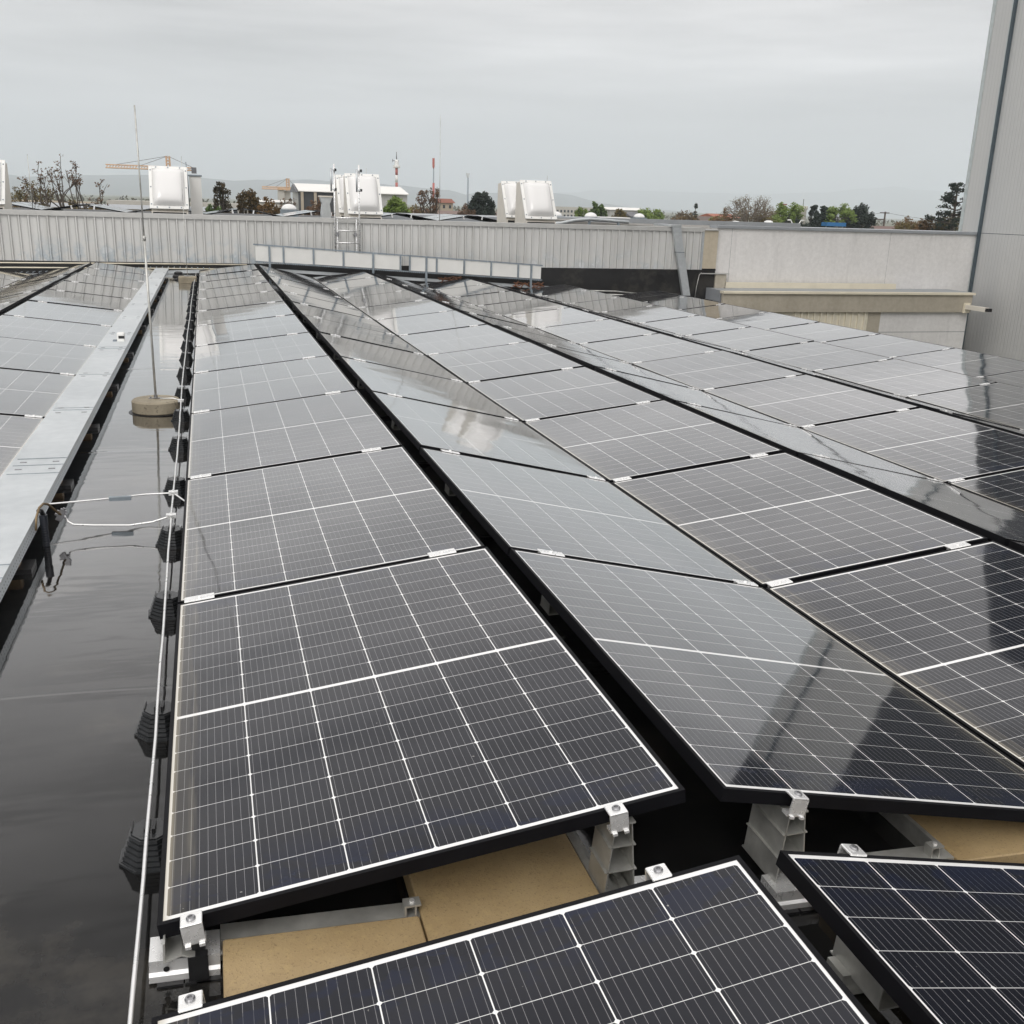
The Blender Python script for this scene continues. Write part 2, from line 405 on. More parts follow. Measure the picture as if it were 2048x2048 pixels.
HILLM = plain('hill_woods', (0.045, 0.062, 0.06), 0.95, 0, 0.3, 0.004, space='World')
def hills(prof, y, depth, name):
    """a ridge line with slopes to the front and back, jittered"""
    rng = random.Random(len(prof)); pts = []
    for (xa, za), (xb, zb) in zip(prof, prof[1:]):
        n = max(2, int((xb - xa) / 45))
        for i in range(n):
            t = i / n; s = t * t * (3 - 2 * t); pts.append((xa + (xb - xa) * t, za + (zb - za) * s + rng.uniform(-1, 1) * 0.9))
    pts.append(prof[-1])
    v, f = [], []
    rows = [(-depth, 0.0), (-depth * 0.6, 0.35), (-depth * 0.25, 0.75), (0, 1.0), (depth, 0.0)]
    for dy, k in rows:
        for i, (px, pz) in enumerate(pts): v.append((px, y + dy + rng.uniform(-20, 20), -6 + (pz + 6) * k * (1 + (rng.uniform(-.06, .06) if 0 < k < 1 else 0))))
    n = len(pts)
    for r in range(len(rows) - 1):
        for i in range(n - 1): f.append((r * n + i, r * n + i + 1, (r + 1) * n + i + 1, (r + 1) * n + i))
    o = MB().add(v, f, True).build(name, HILLM); return structure(o)
hills([(-3600, 40), (-2600, 70), (-1800, 95), (-1023, 70), (-792, 66), (-739, 58), (-659, 65), (-532, 73), (-222, 84), (0, 79), (134, 73), (238, 80), (395, 86), (484, 90), (573, 86), (791, 84), (865, 78),
       (1138, 64), (1170, 58), (1227, 47), (1267, 56), (1345, 58), (1659, 68), (1767, 62), (1843, 34), (2058, 12), (2300, -4)], 5000, 900, 'hills')
hills([(2000, 20), (2513, 79), (3180, 130), (3404, 159), (3943, 168), (4970, 174), (5722, 211), (6235, 265), (6585, 297), (6816, 272), (7509, 273), (8447, 240), (9800, 180), (12000, 120)], 9000, 1500, 'hills')

hz = MB().box(-16000, 16000, -400, 15000, -6.2, 420).build('haze', FELT); hz['kind'] = 'stuff'
hm = bpy.data.materials.new('haze_air'); hm.use_nodes = True; hn = hm.node_tree; hn.nodes.remove(hn.nodes['Principled BSDF'])
pvn = hn.nodes.new('ShaderNodeVolumePrincipled'); pvn.inputs['Color'].default_value = (0.875, 0.94, 1.0, 1); pvn.inputs['Density'].default_value = 0.0003; pvn.inputs['Anisotropy'].default_value = 0.0
hn.links.new(pvn.outputs[0], hn.nodes['Material Output'].inputs['Volume'])
hz.data.materials.clear(); hz.data.materials.append(hm)

# ------------------------------------------------------------------ the flat roof we stand on
xs = [-9.0, -4.0, -1.6] + [XC - 0.75 + 0.05 * k for k in range(31)] + [0.6, 1.5, 4.0, 8.0, 12.55]; nx = len(xs)
for y in (-9.0, YW): pass
v = [(x, y, roof(x, y)) for y in (-9.0, YW) for x in xs]
f = [(i, i + 1, nx + i + 1, nx + i) for i in range(nx - 1)]
rb = MB().add(v, f, True)
v = [(x, y, roof(x, y)) for y in (-9.0, YW) for x in xs] + [(x, y, -5.0) for y in (-9.0, YW) for x in xs]
f = [(i + 1, i, 2 * nx + i, 2 * nx + i + 1) for i in range(nx - 1)] + [(0, nx, 3 * nx, 2 * nx), (2 * nx - 1, nx - 1, 3 * nx - 1, 4 * nx - 1)]
rb.add(v, f)
structure(rb.build('roof', ROOF))

# ------------------------------------------------------------------ upper building with the ribbed wall
ub = thing('ribbed_wall', 'long grey wall of vertical ribbed metal sheets closing the far end of the roof', 'wall', (0, YW, 0))
def local(mb, o): return mb.xf(Matrix.Translation(-Vector(o.location)))
prof = []; x = -9.0; pit = 0.183
while x < 12.05:
    prof += [(x, 0.0), (x + pit - 0.056, 0.0), (x + pit - 0.054, 0.016), (x + pit - 0.042, 0.016), (x + pit - 0.040, -0.034), (x + pit - 0.012, -0.034)]
    x += pit
prof = [q for q in prof if q[0] < 12.06] + [(12.06, 0.0)]
v, f = [], []
for (px, py) in prof: v += [(px, YW + py, -0.035), (px, YW + py, 0.93)]
for i in range(len(prof) - 1): f.append((2 * i, 2 * i + 2, 2 * i + 3, 2 * i + 1))
local(MB().add(v, f), ub).build('cladding', SHEET, ub)
mb = MB().box(-9, 12.11, YW - 0.045, YW - 0.03, 0.89, 0.985).box(-9, 12.11, YW - 0.03, YW + 0.35, 0.972, 0.985)
for xx in (-6, -3, 0, 2.5, 5, 7.5, 10): mb.box(xx, xx + 0.12, YW - 0.049, YW + 0.3, 0.90, 0.9885)
local(mb, ub).build('cap', CAP, ub)
local(MB().box(-9, 12.06, YW + 0.03, YW + 0.05, -1.2, 0.93), ub).build('back_board', CAP_GREY, ub)
local(MB().box(-9, 12.48, YW - 0.05, YW - 0.003, -1.4, -0.055).box(-9, 12.1, YW - 0.035, YW - 0.003, -0.055, -0.03), ub).build('upstand', UPSTAND, ub)
for xx in (-4.0, 3.4, 8.9):
    local(MB().box(xx, xx + 0.10, YW - 0.054, YW - 0.051, -1.0, -0.06), ub).build('membrane_lap', UPSTAND, ub)
bc = thing('render_pier', 'beige rendered strip at the right end of the ribbed wall', 'pier', (12.3, YW, 0))
local(MB().box(12.115, 12.50, YW - 0.02, YW + 0.4, 0.0, 0.925), bc).build('render', BEIGE, bc)
local(MB().box(12.06, 12.115, YW - 0.03, YW + 0.1, -0.03, 0.93), bc).build('corner_trim', GALV, bc)
local(MB().box(12.11, 12.52, YW - 0.06, YW + 0.4, 0.927, 0.95), bc).build('cap', CAP, bc)
local(MB().box(12.11, 12.50, YW - 0.03, YW + 0.1, -0.055, -0.002), bc).build('foot_flashing', BLACK, bc)
bp = thing('parapet_stub', 'short beige parapet end with thin metal cover beside the black upstand', 'parapet', (12.6, YW, 0))
local(MB().box(12.48, 12.78, YW - 0.10, YW + 0.09, -5, -0.135), bp).build('render', BEIGE_W, bp)
local(MB().box(12.06, 12.84, YW - 0.14, YW + 0.06, -0.128, -0.108), bp).build('cover', CAP, bp)

ur = thing('upper_roof', 'higher flat roof deck behind the ribbed wall', 'roof', (0, 30, 0.7))
local(MB().box(-30, 12.5, YW + 0.35, 44, -5, 0.72), ur).build('deck', UPSTAND, ur)

# right hand stucco block, low canopy and tall clad building
sb = thing('stucco_building', 'pale grey stucco wall with grey metal edge right of the ribbed wall', 'building', (16.5, 22.1, 0))
mb = MB()
for xa, xb in ((12.52, 12.94), (12.948, 17.62), (17.628, 20.36)): mb.box(xa, xb, 22.1, 22.4, -5, 0.985)
local(mb, sb).build('wall', STUCCO, sb)
local(MB().box(12.94, 12.948, 22.104, 22.4, -5, 0.985).box(17.62, 17.628, 22.104, 22.4, -5, 0.985), sb).build('wall_joint', TRIM_D, sb)
local(MB().box(12.50, 20.36, 22.04, 22.5, 0.988, 1.055), sb).build('edge_flashing', CAP_GREY, sb)
local(MB().box(12.52, 20.36, 22.5, 44, -5, 0.93), sb).build('roof_deck', FELT, sb)
local(MB().box(12.6, 20.36, 31.0, 31.4, 0.9, 1.075), sb).build('rear_kerb', CAP_GREY, sb)
local(MB().box(13.2, 16.54, 21.12, 21.15, -5, -0.99), sb).build('ribbed_door', ribm := plain('cream_sheet', (0.76, 0.71, 0.58), 0.5, 0.0, 0.05), sb)
mb = MB()
for i in range(12): mb.box(14.36 + i * 0.186, 14.40 + i * 0.186, 21.07, 21.119, -5, -0.99)
local(mb, sb).build('door_rib', ribm, sb)
local(MB().box(16.54, 16.91, 21.11, 21.15, -5, -0.99), sb).build('pier', BEIGE_W, sb)
local(MB().box(16.91, 19.62, 21.12, 21.15, -5, -1.516).box(16.91, 19.62, 21.12, 21.15, -1.504, -0.99), sb).build('lower_wall', STUCCO, sb)
local(MB().box(16.91, 19.6, 21.124, 21.148, -1.516, -1.504), sb).build('wall_joint', TRIM_D, sb)
cn = thing('low_canopy', 'low beige canopy with cream coping in front of the stucco wall', 'canopy', (16, 21.5, -0.7))
local(MB().box(12.27, 19.62, 21.02, 21.10, -0.985, -0.535), cn).build('fascia', BEIGE_W, cn)
local(MB().box(12.25, 19.66, 20.96, 21.16, -0.532, -0.478), cn).build('coping', COPING, cn)
local(MB().box(12.27, 19.62, 21.165, 22.08, -0.75, -0.468), cn).build('deck', CAP_GREY, cn)
local(MB().box(12.76, 17.85, 21.90, 22.02, -0.467, -0.33), cn).build('rear_kerb', COPING, cn)
sp_ = thing('rain_spout', 'cream rectangular rain spout with black tip sticking out of the canopy', 'spout', (19.45, 21, -0.85))
local(MB().box(19.36, 19.56, 20.985, 21.018, -1.0, -0.74), sp_).build('plate', COPING, sp_)
local(MB().box(19.40, 19.53, 20.25, 20.985, -0.90, -0.79), sp_).build('chute', CREAM, sp_)
local(MB().box(19.415, 19.515, 20.12, 20.25, -0.885, -0.805), sp_).build('tip', BLACK, sp_)

tb = thing('tall_building', 'tall grey building clad in fine vertical metal ribs at the right edge', 'building', (20.37, 10, 0))
local(MB().box(20.37, 32, 19.1, 22.84, -5, 1.03).box(20.37, 32, 19.1, 22.84, 1.045, 7.1), tb).build('cladding', TALL, tb)
UNSEEN_DARK = plain('darkened_unseen_face', (0.05, 0.055, 0.06), 0.5)  # made-up dark tone on unseen faces, so the panels mirror the building darker
local(MB().box(20.37, 32, -14, 19.095, -5, 7.1).box(20.37, 32, -14, 22.84, 7.105, 16), tb).build('darkened_unseen_face', UNSEEN_DARK, tb)
local(MB().box(20.375, 31.9, 19.15, 22.80, 1.03, 1.045), tb).build('cladding_joint', TRIM_D, tb)
local(MB().box(20.355, 20.368, 22.74, 22.86, -5, 7.1), tb).build('corner_trim', TRIM, tb)
local(MB().box(20.33, 20.368, 22.035, 22.095, -5, 7.1), tb).build('corner_trim', TRIM, tb)
local(MB().box(20.30, 20.368, 21.955, 22.03, -5, 16), tb).build('downpipe', TRIM_D, tb)

# ------------------------------------------------------------------ solar panels
def panel_proto():
    root = thing('solar_panel', 'x', 'solar panel')
    t, h = 0.0105, 0.033
    mb = MB()
    mb.box(0, t, 0, PL, -h, 0).box(PW - t, PW, 0, PL, -h, 0).box(t, PW - t, 0, t, -h, -0.0004).box(t, PW - t, PL - t, PL, -h, -0.0004)
    mb.box(t, 0.03, t, PL - t, -h, -h + 0.002).box(PW - 0.03, PW - t, t, PL - t, -h, -h + 0.002)
    mb.build('frame', FRAME, root)
    MB().add([(t, t, -0.0016), (PW - t, t, -0.0016), (PW - t, PL - t, -0.0016), (t, PL - t, -0.0016)], [(0, 1, 2, 3)]).build('glass', CELLS, root)
    MB().add([(t, t, -0.007), (PW - t, t, -0.007), (PW - t, PL - t, -0.007), (t, PL - t, -0.007)], [(0, 3, 2, 1)]).build('backsheet', BACK, root)
    return root
CLAMP_U = (0.075, PW - 0.172)
def mid_clamp_mesh():
    g = (PITCH - PL)
    mb = MB().bbox(-0.052, 0.052, -0.006, g + 0.006, 0.0008, 0.0052, 0.001).box(-0.05, 0.05, g * 0.5 - 0.010, g * 0.5 + 0.010, -0.03, 0.0008)
    mb.lathe([(0.0085, 0.0052), (0.0085, 0.0085), (0.006, 0.0105)], 12, (0, g * 0.5))
    return mb.mesh('mid_clamp', ALU)
MIDC = mid_clamp_mesh()
PROTO = panel_proto()
def add_mid(root, low_first=True, at_start=False):
    for u in CLAMP_U:
        c = bpy.data.objects.new('mid_clamp', MIDC); COL.objects.link(c); c.parent = root
        c.location = (u, PL if not at_start else -(PITCH - PL), 0)
def basis(ux, uy, origin):
    ux = Vector(ux).normalized(); uy = (Vector(uy) - ux * Vector(uy).dot(ux)).normalized(); n = ux.cross(uy)
    m = Matrix((ux, uy, n)).transposed().to_4x4(); m.translation = Vector(origin); return m
def row_matrix(kind, xr, y0, mirror=False):
    """matrix of a panel whose high edge sits at ridge x = xr; kind 'up' rises to +x, 'down' falls to +x"""
    s = SLX
    if mirror: s = -SLX
    ridge_h = PW * SA
    if kind == 'up':
        u = Vector((CA, 0, SA + s * CA)).normalized()
        if mirror: base = Vector((xr, y0, 0))
    else:
        u = Vector((-CA, 0, SA - s * CA)).normalized()
    if mirror: zr = SLX * (XC + abs(xr - XC)) + ridge_h
    else: zr = SLX * xr + ridge_h
    hi = Vector((xr, y0, zr + SLY * y0))
    if kind == 'up': o = hi - u * PW; return basis(u, (0, 1, SLY), o)
    o = hi - u * PW + Vector((0, PL, SLY * PL)); return basis(u, (0, -1, -SLY), o)
first = True
from bpy_extras.object_utils import world_to_camera_view
bpy.context.view_layer.update()
def in_view(m, margin=0.2):
    for k in range(5):
        for j in range(5):
            q = world_to_camera_view(S, cam, m @ Vector((PW * k / 4, PL * j / 4, 0)))
            if q.z > 0 and -margin < q.x < 1 + margin and -margin < q.y < 1 + margin: return True
    return False
NROW = 12
def place_panel(m, label, clamps=True, flip=False, group='solar panels in rows on the flat roof'):
    global first
    if first: r = PROTO; first = False
    else: r = dup(PROTO, drop=('mid_clamp', 'end_clamp'))
    r['label'] = label; r['group'] = group; r.matrix_world = m
    if clamps: add_mid(r, at_start=flip)
    return r
ROWS = []   # (kind, ridge x, name, mirror)
names_r = ['first', 'second', 'third', 'fourth', 'fifth', 'sixth', 'seventh', None, 'ninth']
for i in range(9):
    if names_r[i] is None: continue
    j = i // 2
    if i % 2 == 0: ROWS.append(('up', j * PER + PW * CA, f'{names_r[i]} row right of the walkway', False))
    else: ROWS.append(('down', j * PER + PW * CA + RG, f'{names_r[i]} row right of the walkway', False))
zx = 2 * XC - PW * CA
ROWS.append(('down', zx, 'first row left of the walkway', True))
ROWS.append(('up', zx - RG, 'second row left of the walkway', True))
ROWS.append(('down', zx - PER, 'third row left of the walkway', True))
front = {}
for kind, xr, nm, mir in ROWS:
    jit = random.Random(nm)
    for k in range(1, NROW + 1):
        m = row_matrix(kind, xr, (k - 1) * PITCH, mir)
        if not in_view(m): continue
        m = m @ Matrix.Rotation(jit.uniform(-0.0034, 0.0034), 4, 'X') @ Matrix.Rotation(jit.uniform(-0.0034, 0.0034), 4, 'Y')
        r = place_panel(m, f'black solar panel, {ORD[NROW + 1 - k]} from the ribbed wall in the {nm}', clamps=(k < NROW), flip=(kind == 'down'))
        if k == 1: front[nm] = r
for kind, xr, nm, mir in ROWS[:2]:
    m = row_matrix(kind, xr, -0.2435 - PL, mir)
    r = place_panel(m, f'nearest solar panel cut off by the bottom edge, ' + ('leftmost of the two' if kind == 'up' else 'rightmost of the two'), clamps=False)
    front['near ' + nm] = r

# end clamps on the four panel ends around the open strip
def end_clamp(root, u, at_start, long=0.045):
    mb = MB().bbox(-0.021, 0.021, -0.030, 0.009, 0.0008, 0.0056, 0.0015).box(-0.021, 0.021, -0.030, -0.025, -0.040, 0.002).box(-0.021, 0.021, -0.0245, -0.002, -0.046, -0.038)
    mb.box(-0.019, -0.008, -0.036, -0.0302, -0.046, -0.040).box(0.008, 0.019, -0.036, -0.0302, -0.046, -0.040)
    if not at_start: mb.xf(Matrix.Rotation(PI, 4, 'Z'))
    c = mb.build('end_clamp', ALU, root); c.location = (u, 0 if at_start else PL, 0)
    sgn = 1 if at_start else -1
    b = MB().lathe([(0.0095, 0.0056), (0.0095, 0.0085), (0.0075, 0.011), (0.0042, 0.0112), (0.004, 0.0085)], 16, (0, -0.012 * sgn)).build('bolt', STEEL, c)
nA, nB = ROWS[0][2], ROWS[1][2]
for u in (0.066, 0.964): end_clamp(front[nA], u, True); end_clamp(front['near ' + nA], u, False)
for u in (PW - 0.190, 0.10): end_clamp(front[nB], u, False); end_clamp(front['near ' + nB], u, True)

# ------------------------------------------------------------------ mounting hardware under the panels
def trapezoid_post(name, label, x, y, ztop, wtop=0.036, wbot=0.072, deep=0.10, lean=0.0, skew=0.0, group=None):
    """hollow extruded post: two leaning walls with webs, open towards the camera; built above the base rail"""
    z0 = roof(x, y, RH) + 0.05; h = ztop - z0
    root = thing(name, label, 'bracket', (x, y, z0), group)
    t = 0.0028
    def wx(s, k): return s * (wbot + (wtop - wbot) * k) / 2 + lean * k
    mb = MB()
    for s in (-1, 1):
        a0, a1 = wx(s, 0), wx(s, 1)
        poly = [(a0, 0), (a0 + t * s, 0), (a1 + t * s, h), (a1, h)]
        if s < 0: poly = poly[::-1]
        mb.prism(poly, 'y', 0, deep)
    for k in (0.36, 0.70):
        mb.box(wx(-1, k) - 0.009, wx(1, k) + 0.009, 0, deep, h * k, h * k + t)
    mb.box(wx(-1, 1) - 0.010, wx(1, 1) + 0.010, 0, deep, h, h + 0.004)
    mb.build('post', ALU_DULL, root)
    MB().box(-wbot * 0.52, wbot * 0.60, -0.004, deep + 0.01, -0.004, 0.0).box(wbot * 0.18, wbot * 0.42, 0.0, deep, 0.0, 0.012).build('foot', ALU_DULL, root)
    return root
zA = SLX * 0.965 + 0.964 * SA - 0.045; zB = SLX * 1.40 + (PW - 0.19) * SA - 0.045
trapezoid_post('support_post', 'tall silver post under the right corner of the first front panel', 0.975, 0.0, zA, deep=0.10)
trapezoid_post('support_post', 'tall silver stepped post under the left corner of the second front panel', 1.402, -0.02, zB, deep=0.15)
trapezoid_post('support_post', 'silver post half hidden under the nearest panel at bottom right', 1.402, -0.42, zB + 0.002, wbot=0.075, deep=0.16)
trapezoid_post('support_post', 'silver post hidden below the nearest panel at bottom', 0.975, -0.36, zA, deep=0.10)
seam_y = [k * PITCH - 0.0156 for k in range(1, NROW)]
for k, y in enumerate(seam_y):
    trapezoid_post('support_post', f'dark post in the gap between first two rows, {ORD[k + 1]} from the front', 1.402, y - 0.05, zB + SLY * y, group='posts down in the first dark gap')

def base_rail(name, label, x0, x1, y, mat=ALU, w=0.075):
    root = thing(name, label, 'rail', (x0, y, roof(x0, y)))
    L = x1 - x0; m = Matrix.Rotation(-math.atan(SLX), 4, 'Y')
    mb = MB(); h = 0.052
    pr = [(-w / 2, 0.006), (w / 2, 0.006), (w / 2, 0.020), (w / 2 - 0.006, 0.026), (w / 2 - 0.006, h), (-w / 2 + 0.006, h), (-w / 2 + 0.006, 0.026), (-w / 2, 0.020)]
    mb.prism(pr, 'x', 0, L); mb.xf(m); mb.build('profile', mat, root)
    mb = MB()
    for a in (0.09, L * 0.5, L - 0.12): mb.box(a, a + 0.05, -w / 2 - 0.012, w / 2 + 0.012, 0.0, 0.006)
    mb.xf(m).build('pad', BLACK, root)
    return root
r1 = base_rail('base_rail', 'bright aluminium base rail end under the front left panel corner', -0.030, 0.105, 0.020, ALU, 0.085)
MB().lathe([(0.006, 0), (0.006, 0.0015)], 12).xf(Matrix.Translation((0.035, -0.0428, 0.035)) @ Matrix.Rotation(PI / 2, 4, 'X')).build('screw', BLACK, r1)
base_rail('base_rail', 'weathered flat rail running behind the golden pavers', 0.106, 0.93, 0.045, ALU_DULL, 0.06)
base_rail('base_rail', 'bright rail stub right of the first tall post', 0.99, 1.12, 0.035, ALU, 0.07)
base_rail('base_rail', 'bright rail end under the second tall post', 1.345, 1.475, -0.02, ALU, 0.08)
base_rail('base_rail', 'weathered rail between the two right hand pavers', 1.50, 1.90, 0.02, ALU_DULL, 0.07)
base_rail('base_rail', 'rail under the nearest left panel by the white wire', -0.030, 0.95, -0.275, ALU, 0.07)
base_rail('base_rail', 'rail under the nearest right panel', 1.34, 2.0, -0.30, ALU_DULL, 0.07)
# low hooked bracket under the front left corner
lb = thing('low_bracket', 'silver hooked bracket under the front left panel corner', 'bracket', (0.0, 0.0, roof(0, 0) + 0.052))
MB().prism([(0.002, 0.045), (0.006, 0.047), (0.004, 0.006), (0.035, 0.016), (0.065, 0.004), (0.064, 0.0), (0.035, 0.0115), (0.0, 0.0)], 'y', -0.028, 0.06).build('hook', ALU_DULL, lb)
MB().box(0.050, 0.080, -0.012, 0.05, 0.0, 0.062).box(0.046, 0.084, -0.030, -0.0122, -0.052, 0.006).build('web', BLACK, lb)
def paver_slab(x0, x1, y0, y1, label, ztop=0.056):
    r = thing('paver', label, 'paving slab', (x0, y0, roof(x0, y0)), 'golden ballast pavers')
    MB().bbox(0, x1 - x0, 0, y1 - y0, 0.008, ztop, 0.003).xf(Matrix.Rotation(-math.atan(SLX), 4, 'Y')).build('slab', PAVER, r); return r
paver_slab(0.110, 0.515, -0.42, 0.014, 'golden brown paver nearest the white wire')
paver_slab(0.519, 0.93, -0.42, 0.32, 'golden brown paver left of the first tall post', 0.057)
paver_slab(1.88, 2.30, -0.03, 0.40, 'golden brown paver under the second front panel')
paver_slab(1.47, 1.88, -0.42, -0.06, 'golden paver edge below the second tall post', 0.05)
paver_slab(1.50, 1.90, -1.1, -0.44, 'thin paver edge seen beneath the nearest right panel', 0.05)
sl = thing('side_angle', 'weathered metal angle running back beside the first tall post', 'rail', (0.935, 0.04, roof(0.935, 0.04)))
MB().prism([(0, 0.0), (0.03, 0.0), (0.03, 0.05), (0.014, 0.062), (0.0, 0.056), (0.0, 0.05), (0.026, 0.046), (0.026, 0.004), (0.0, 0.004)], 'y', 0, 1.68).build('angle', ALU_DULL, sl)
sl2 = thing('side_angle', 'weathered metal angle running back under the second front panel', 'rail', (1.872, 0.06, roof(1.872, 0.06)))
MB().prism([(0, 0.0), (0.02, 0.0), (0.02, 0.055), (0.0, 0.055)], 'y', 0, 1.6).build('angle', ALU_DULL, sl2)
def connector(x, y, label):
    r = thing('rail_connector', label, 'connector', (x, y, roof(x, y) + 0.052))
    MB().box(-0.018, 0.018, -0.014, 0.014, 0.026, 0.030).box(-0.018, -0.014, -0.014, 0.014, 0.0, 0.026).box(0.004, 0.008, -0.014, 0.014, 0.0, 0.026).build('hat', ALU_DULL, r)
    MB().lathe([(0.006, 0.030), (0.006, 0.034)], 10).build('bolt', ALU, r); return r
connector(0.505, 0.030, 'small bolted connector between the two golden pavers')
connector(1.835, 0.012, 'small bolted connector beside the right hand golden paver')

# ------------------------------------------------------------------ lightning conductor on black stands
def stand_proto():
    r = thing('wire_stand', 'x', 'wire stand', group='black stands carrying the white wire')
    w0, w1, H = 0.069, 0.046, 0.074
    prof = []; n = 6
    for i in range(n):
        k0 = i / n; k1 = (i + 0.72) / n
        a = w0 + (w1 - w0) * k0
        prof += [(a, H * k0), (a - 0.0008, H * k1), (a - 0.0085, H * k1 + 0.001)]
    prof += [(w1 - 0.001, H)]
    mb = MB().lathe([(w0 + 0.004, 0.0), (w0 + 0.004, 0.006), (w0, 0.0065)] + prof, 8, rot=PI / 8); mb.build('body', STAND, r)
    mb = MB().box(-0.0125, -0.0055, -0.02, 0.02, H - 0.004, H + 0.012).box(0.0055, 0.0125, -0.02, 0.02, H - 0.004, H + 0.012)
    for s in (-1, 1): mb.box(s * 0.040 - 0.0015, s * 0.040 + 0.0015, -0.014, 0.03, H - 0.001, H + 0.005)
    mb.build('clip', BLACK, r)
    return r
ST = stand_proto()
sy = [0.415, 1.035, 1.955, 2.795, 3.69, 4.71, 5.62, 6.55, 7.61, 8.60, 9.50, 10.59]
while sy[-1] < 20: sy.append(sy[-1] + 0.96)
def wire_x(y): return -0.046 - 0.045 * min(max(y, 0), 8) / 8 + 0.02 * max(0, (y - 17) / 3.5) + 0.0025 * math.sin(y * 1.7)
for i, y in enumerate(sy):
    o = ST if i == 0 else dup(ST)
    o['label'] = f'black ribbed wire stand, {ORD[i + 1]} from the front along the walkway'
    x = wire_x(y)
    o.location = (x, y, roof(x, y)); o.rotation_euler = (0, -math.atan(SLX), random.uniform(-0.12, 0.12)); o.scale = (1, 1, 1)
path = []
y = -1.4
while y < 21.0:
    x = wire_x(y); path.append((x + random.uniform(-0.0012, 0.0012), y, roof(x, y) + 0.088 + random.uniform(-0.002, 0.002))); y += 0.16
w = MB().tube(path, 0.0046, 8).build('conductor_wire', ALU_BRIGHT); tag(w, 'long white metal wire running along the walkway on black stands', 'wire')

def cross_wire(pts, label, conn):
    t = thing('cross_wire', label, 'wire', pts[-1])
    fine = []
    for a, b in zip(pts, pts[1:]):
        for i in range(6): fine.append(tuple(Vector(a).lerp(Vector(b), i / 6)))
    fine.append(pts[-1])
    local(MB().tube(fine, 0.0043, 8), t).build('rod', ALU_BRIGHT, t)
    c = Vector(conn); mb = MB().box(-0.022, 0.022, -0.016, 0.016, -0.007, -0.001).box(-0.022, 0.022, -0.016, 0.016, 0.006, 0.011).lathe([(0.006, 0.011), (0.006, 0.017)], 8, (0.0, 0.0))
    mb.lathe([(0.004, -0.03), (0.004, -0.006)], 8, (0, 0))
    mb.xf(Matrix.Translation(c - Vector(t.location))).build('clamp', ALU, t); return t
xw = wire_x(3.33)
t1 = cross_wire([rp(-0.80, 3.17, -0.047), rp(-0.60, 3.20, -0.047), rp(-0.40, 3.255, -0.042), rp(-0.20, 3.34, -0.04), rp(xw, 3.335, -0.031), rp(0.02, 3.20, -0.060)], 'white cross wire with coupling sleeve bridging the walkway', rp(xw, 3.335, -0.032))
local(MB().box(-0.36, -0.26, 3.262, 3.286, rp(-0.31, 3.27, -0.051)[2], rp(-0.31, 3.27, -0.033)[2]), t1).build('sleeve', GALV_DARK, t1)
xw = wire_x(2.93)
t2 = cross_wire([rp(-0.53, 3.0, -0.045), rp(-0.512, 2.975, -0.068), rp(-0.49, 2.962, -0.078), rp(-0.40, 2.955, -0.080), rp(-0.25, 2.95, -0.080), rp(-0.15, 2.94, -0.062), rp(xw, 2.93, -0.031)], 'white cross wire linked to the brown copper bend', rp(xw, 2.93, -0.032))
cb = thing('copper_bend', 'brown copper rod arching out of the cable tray', 'rod', rp(-0.62, 2.8, 0.0))
arc = [rp(-0.606, 2.72, -0.03), rp(-0.604, 2.75, 0.02), rp(-0.596, 2.79, 0.050), rp(-0.584, 2.83, 0.058), rp(-0.572, 2.87, 0.045), rp(-0.561, 2.91, 0.015), rp(-0.545, 2.96, -0.025), rp(-0.53, 3.0, -0.05)]
local(MB().tube(arc, 0.0052, 8), cb).build('rod', COPPER, cb)
mb = MB().box(-0.014, 0.014, -0.008, 0.008, -0.030, 0.026).box(-0.026, 0.026, -0.006, 0.006, -0.012, -0.004).box(-0.024, 0.018, -0.006, 0.006, 0.006, 0.013).lathe([(0.007, 0.026), (0.007, 0.034)], 8)
mb.xf(Matrix.Translation(Vector(rp(-0.538, 2.98, -0.036)) - cb.location) @ Matrix.Rotation(0.5, 4, 'Y')).build('clamp', STEEL, cb)
cd = thing('riser_pipe', 'dark ridged pipe standing against the cable tray', 'pipe', (-0.594, 2.86, roof(-0.594, 2.86)))
hh = 0.145
mb = MB(); prof = []
for i in range(26): prof += [(0.0158 if i % 2 else 0.0145, hh * i / 25)]
mb.lathe(prof, 16).build('corrugated_pipe', PIPE, cd)
MB().lathe([(0.0175, hh - 0.05), (0.0175, hh), (0.012, hh + 0.001)], 16).build('collar', PIPE, cd)
MB().tube([(0, 0, hh), (-0.004, -0.01, hh + 0.02), (-0.010, -0.04, hh + 0.03)], 0.010, 8).build('tape', BLACK, cd)

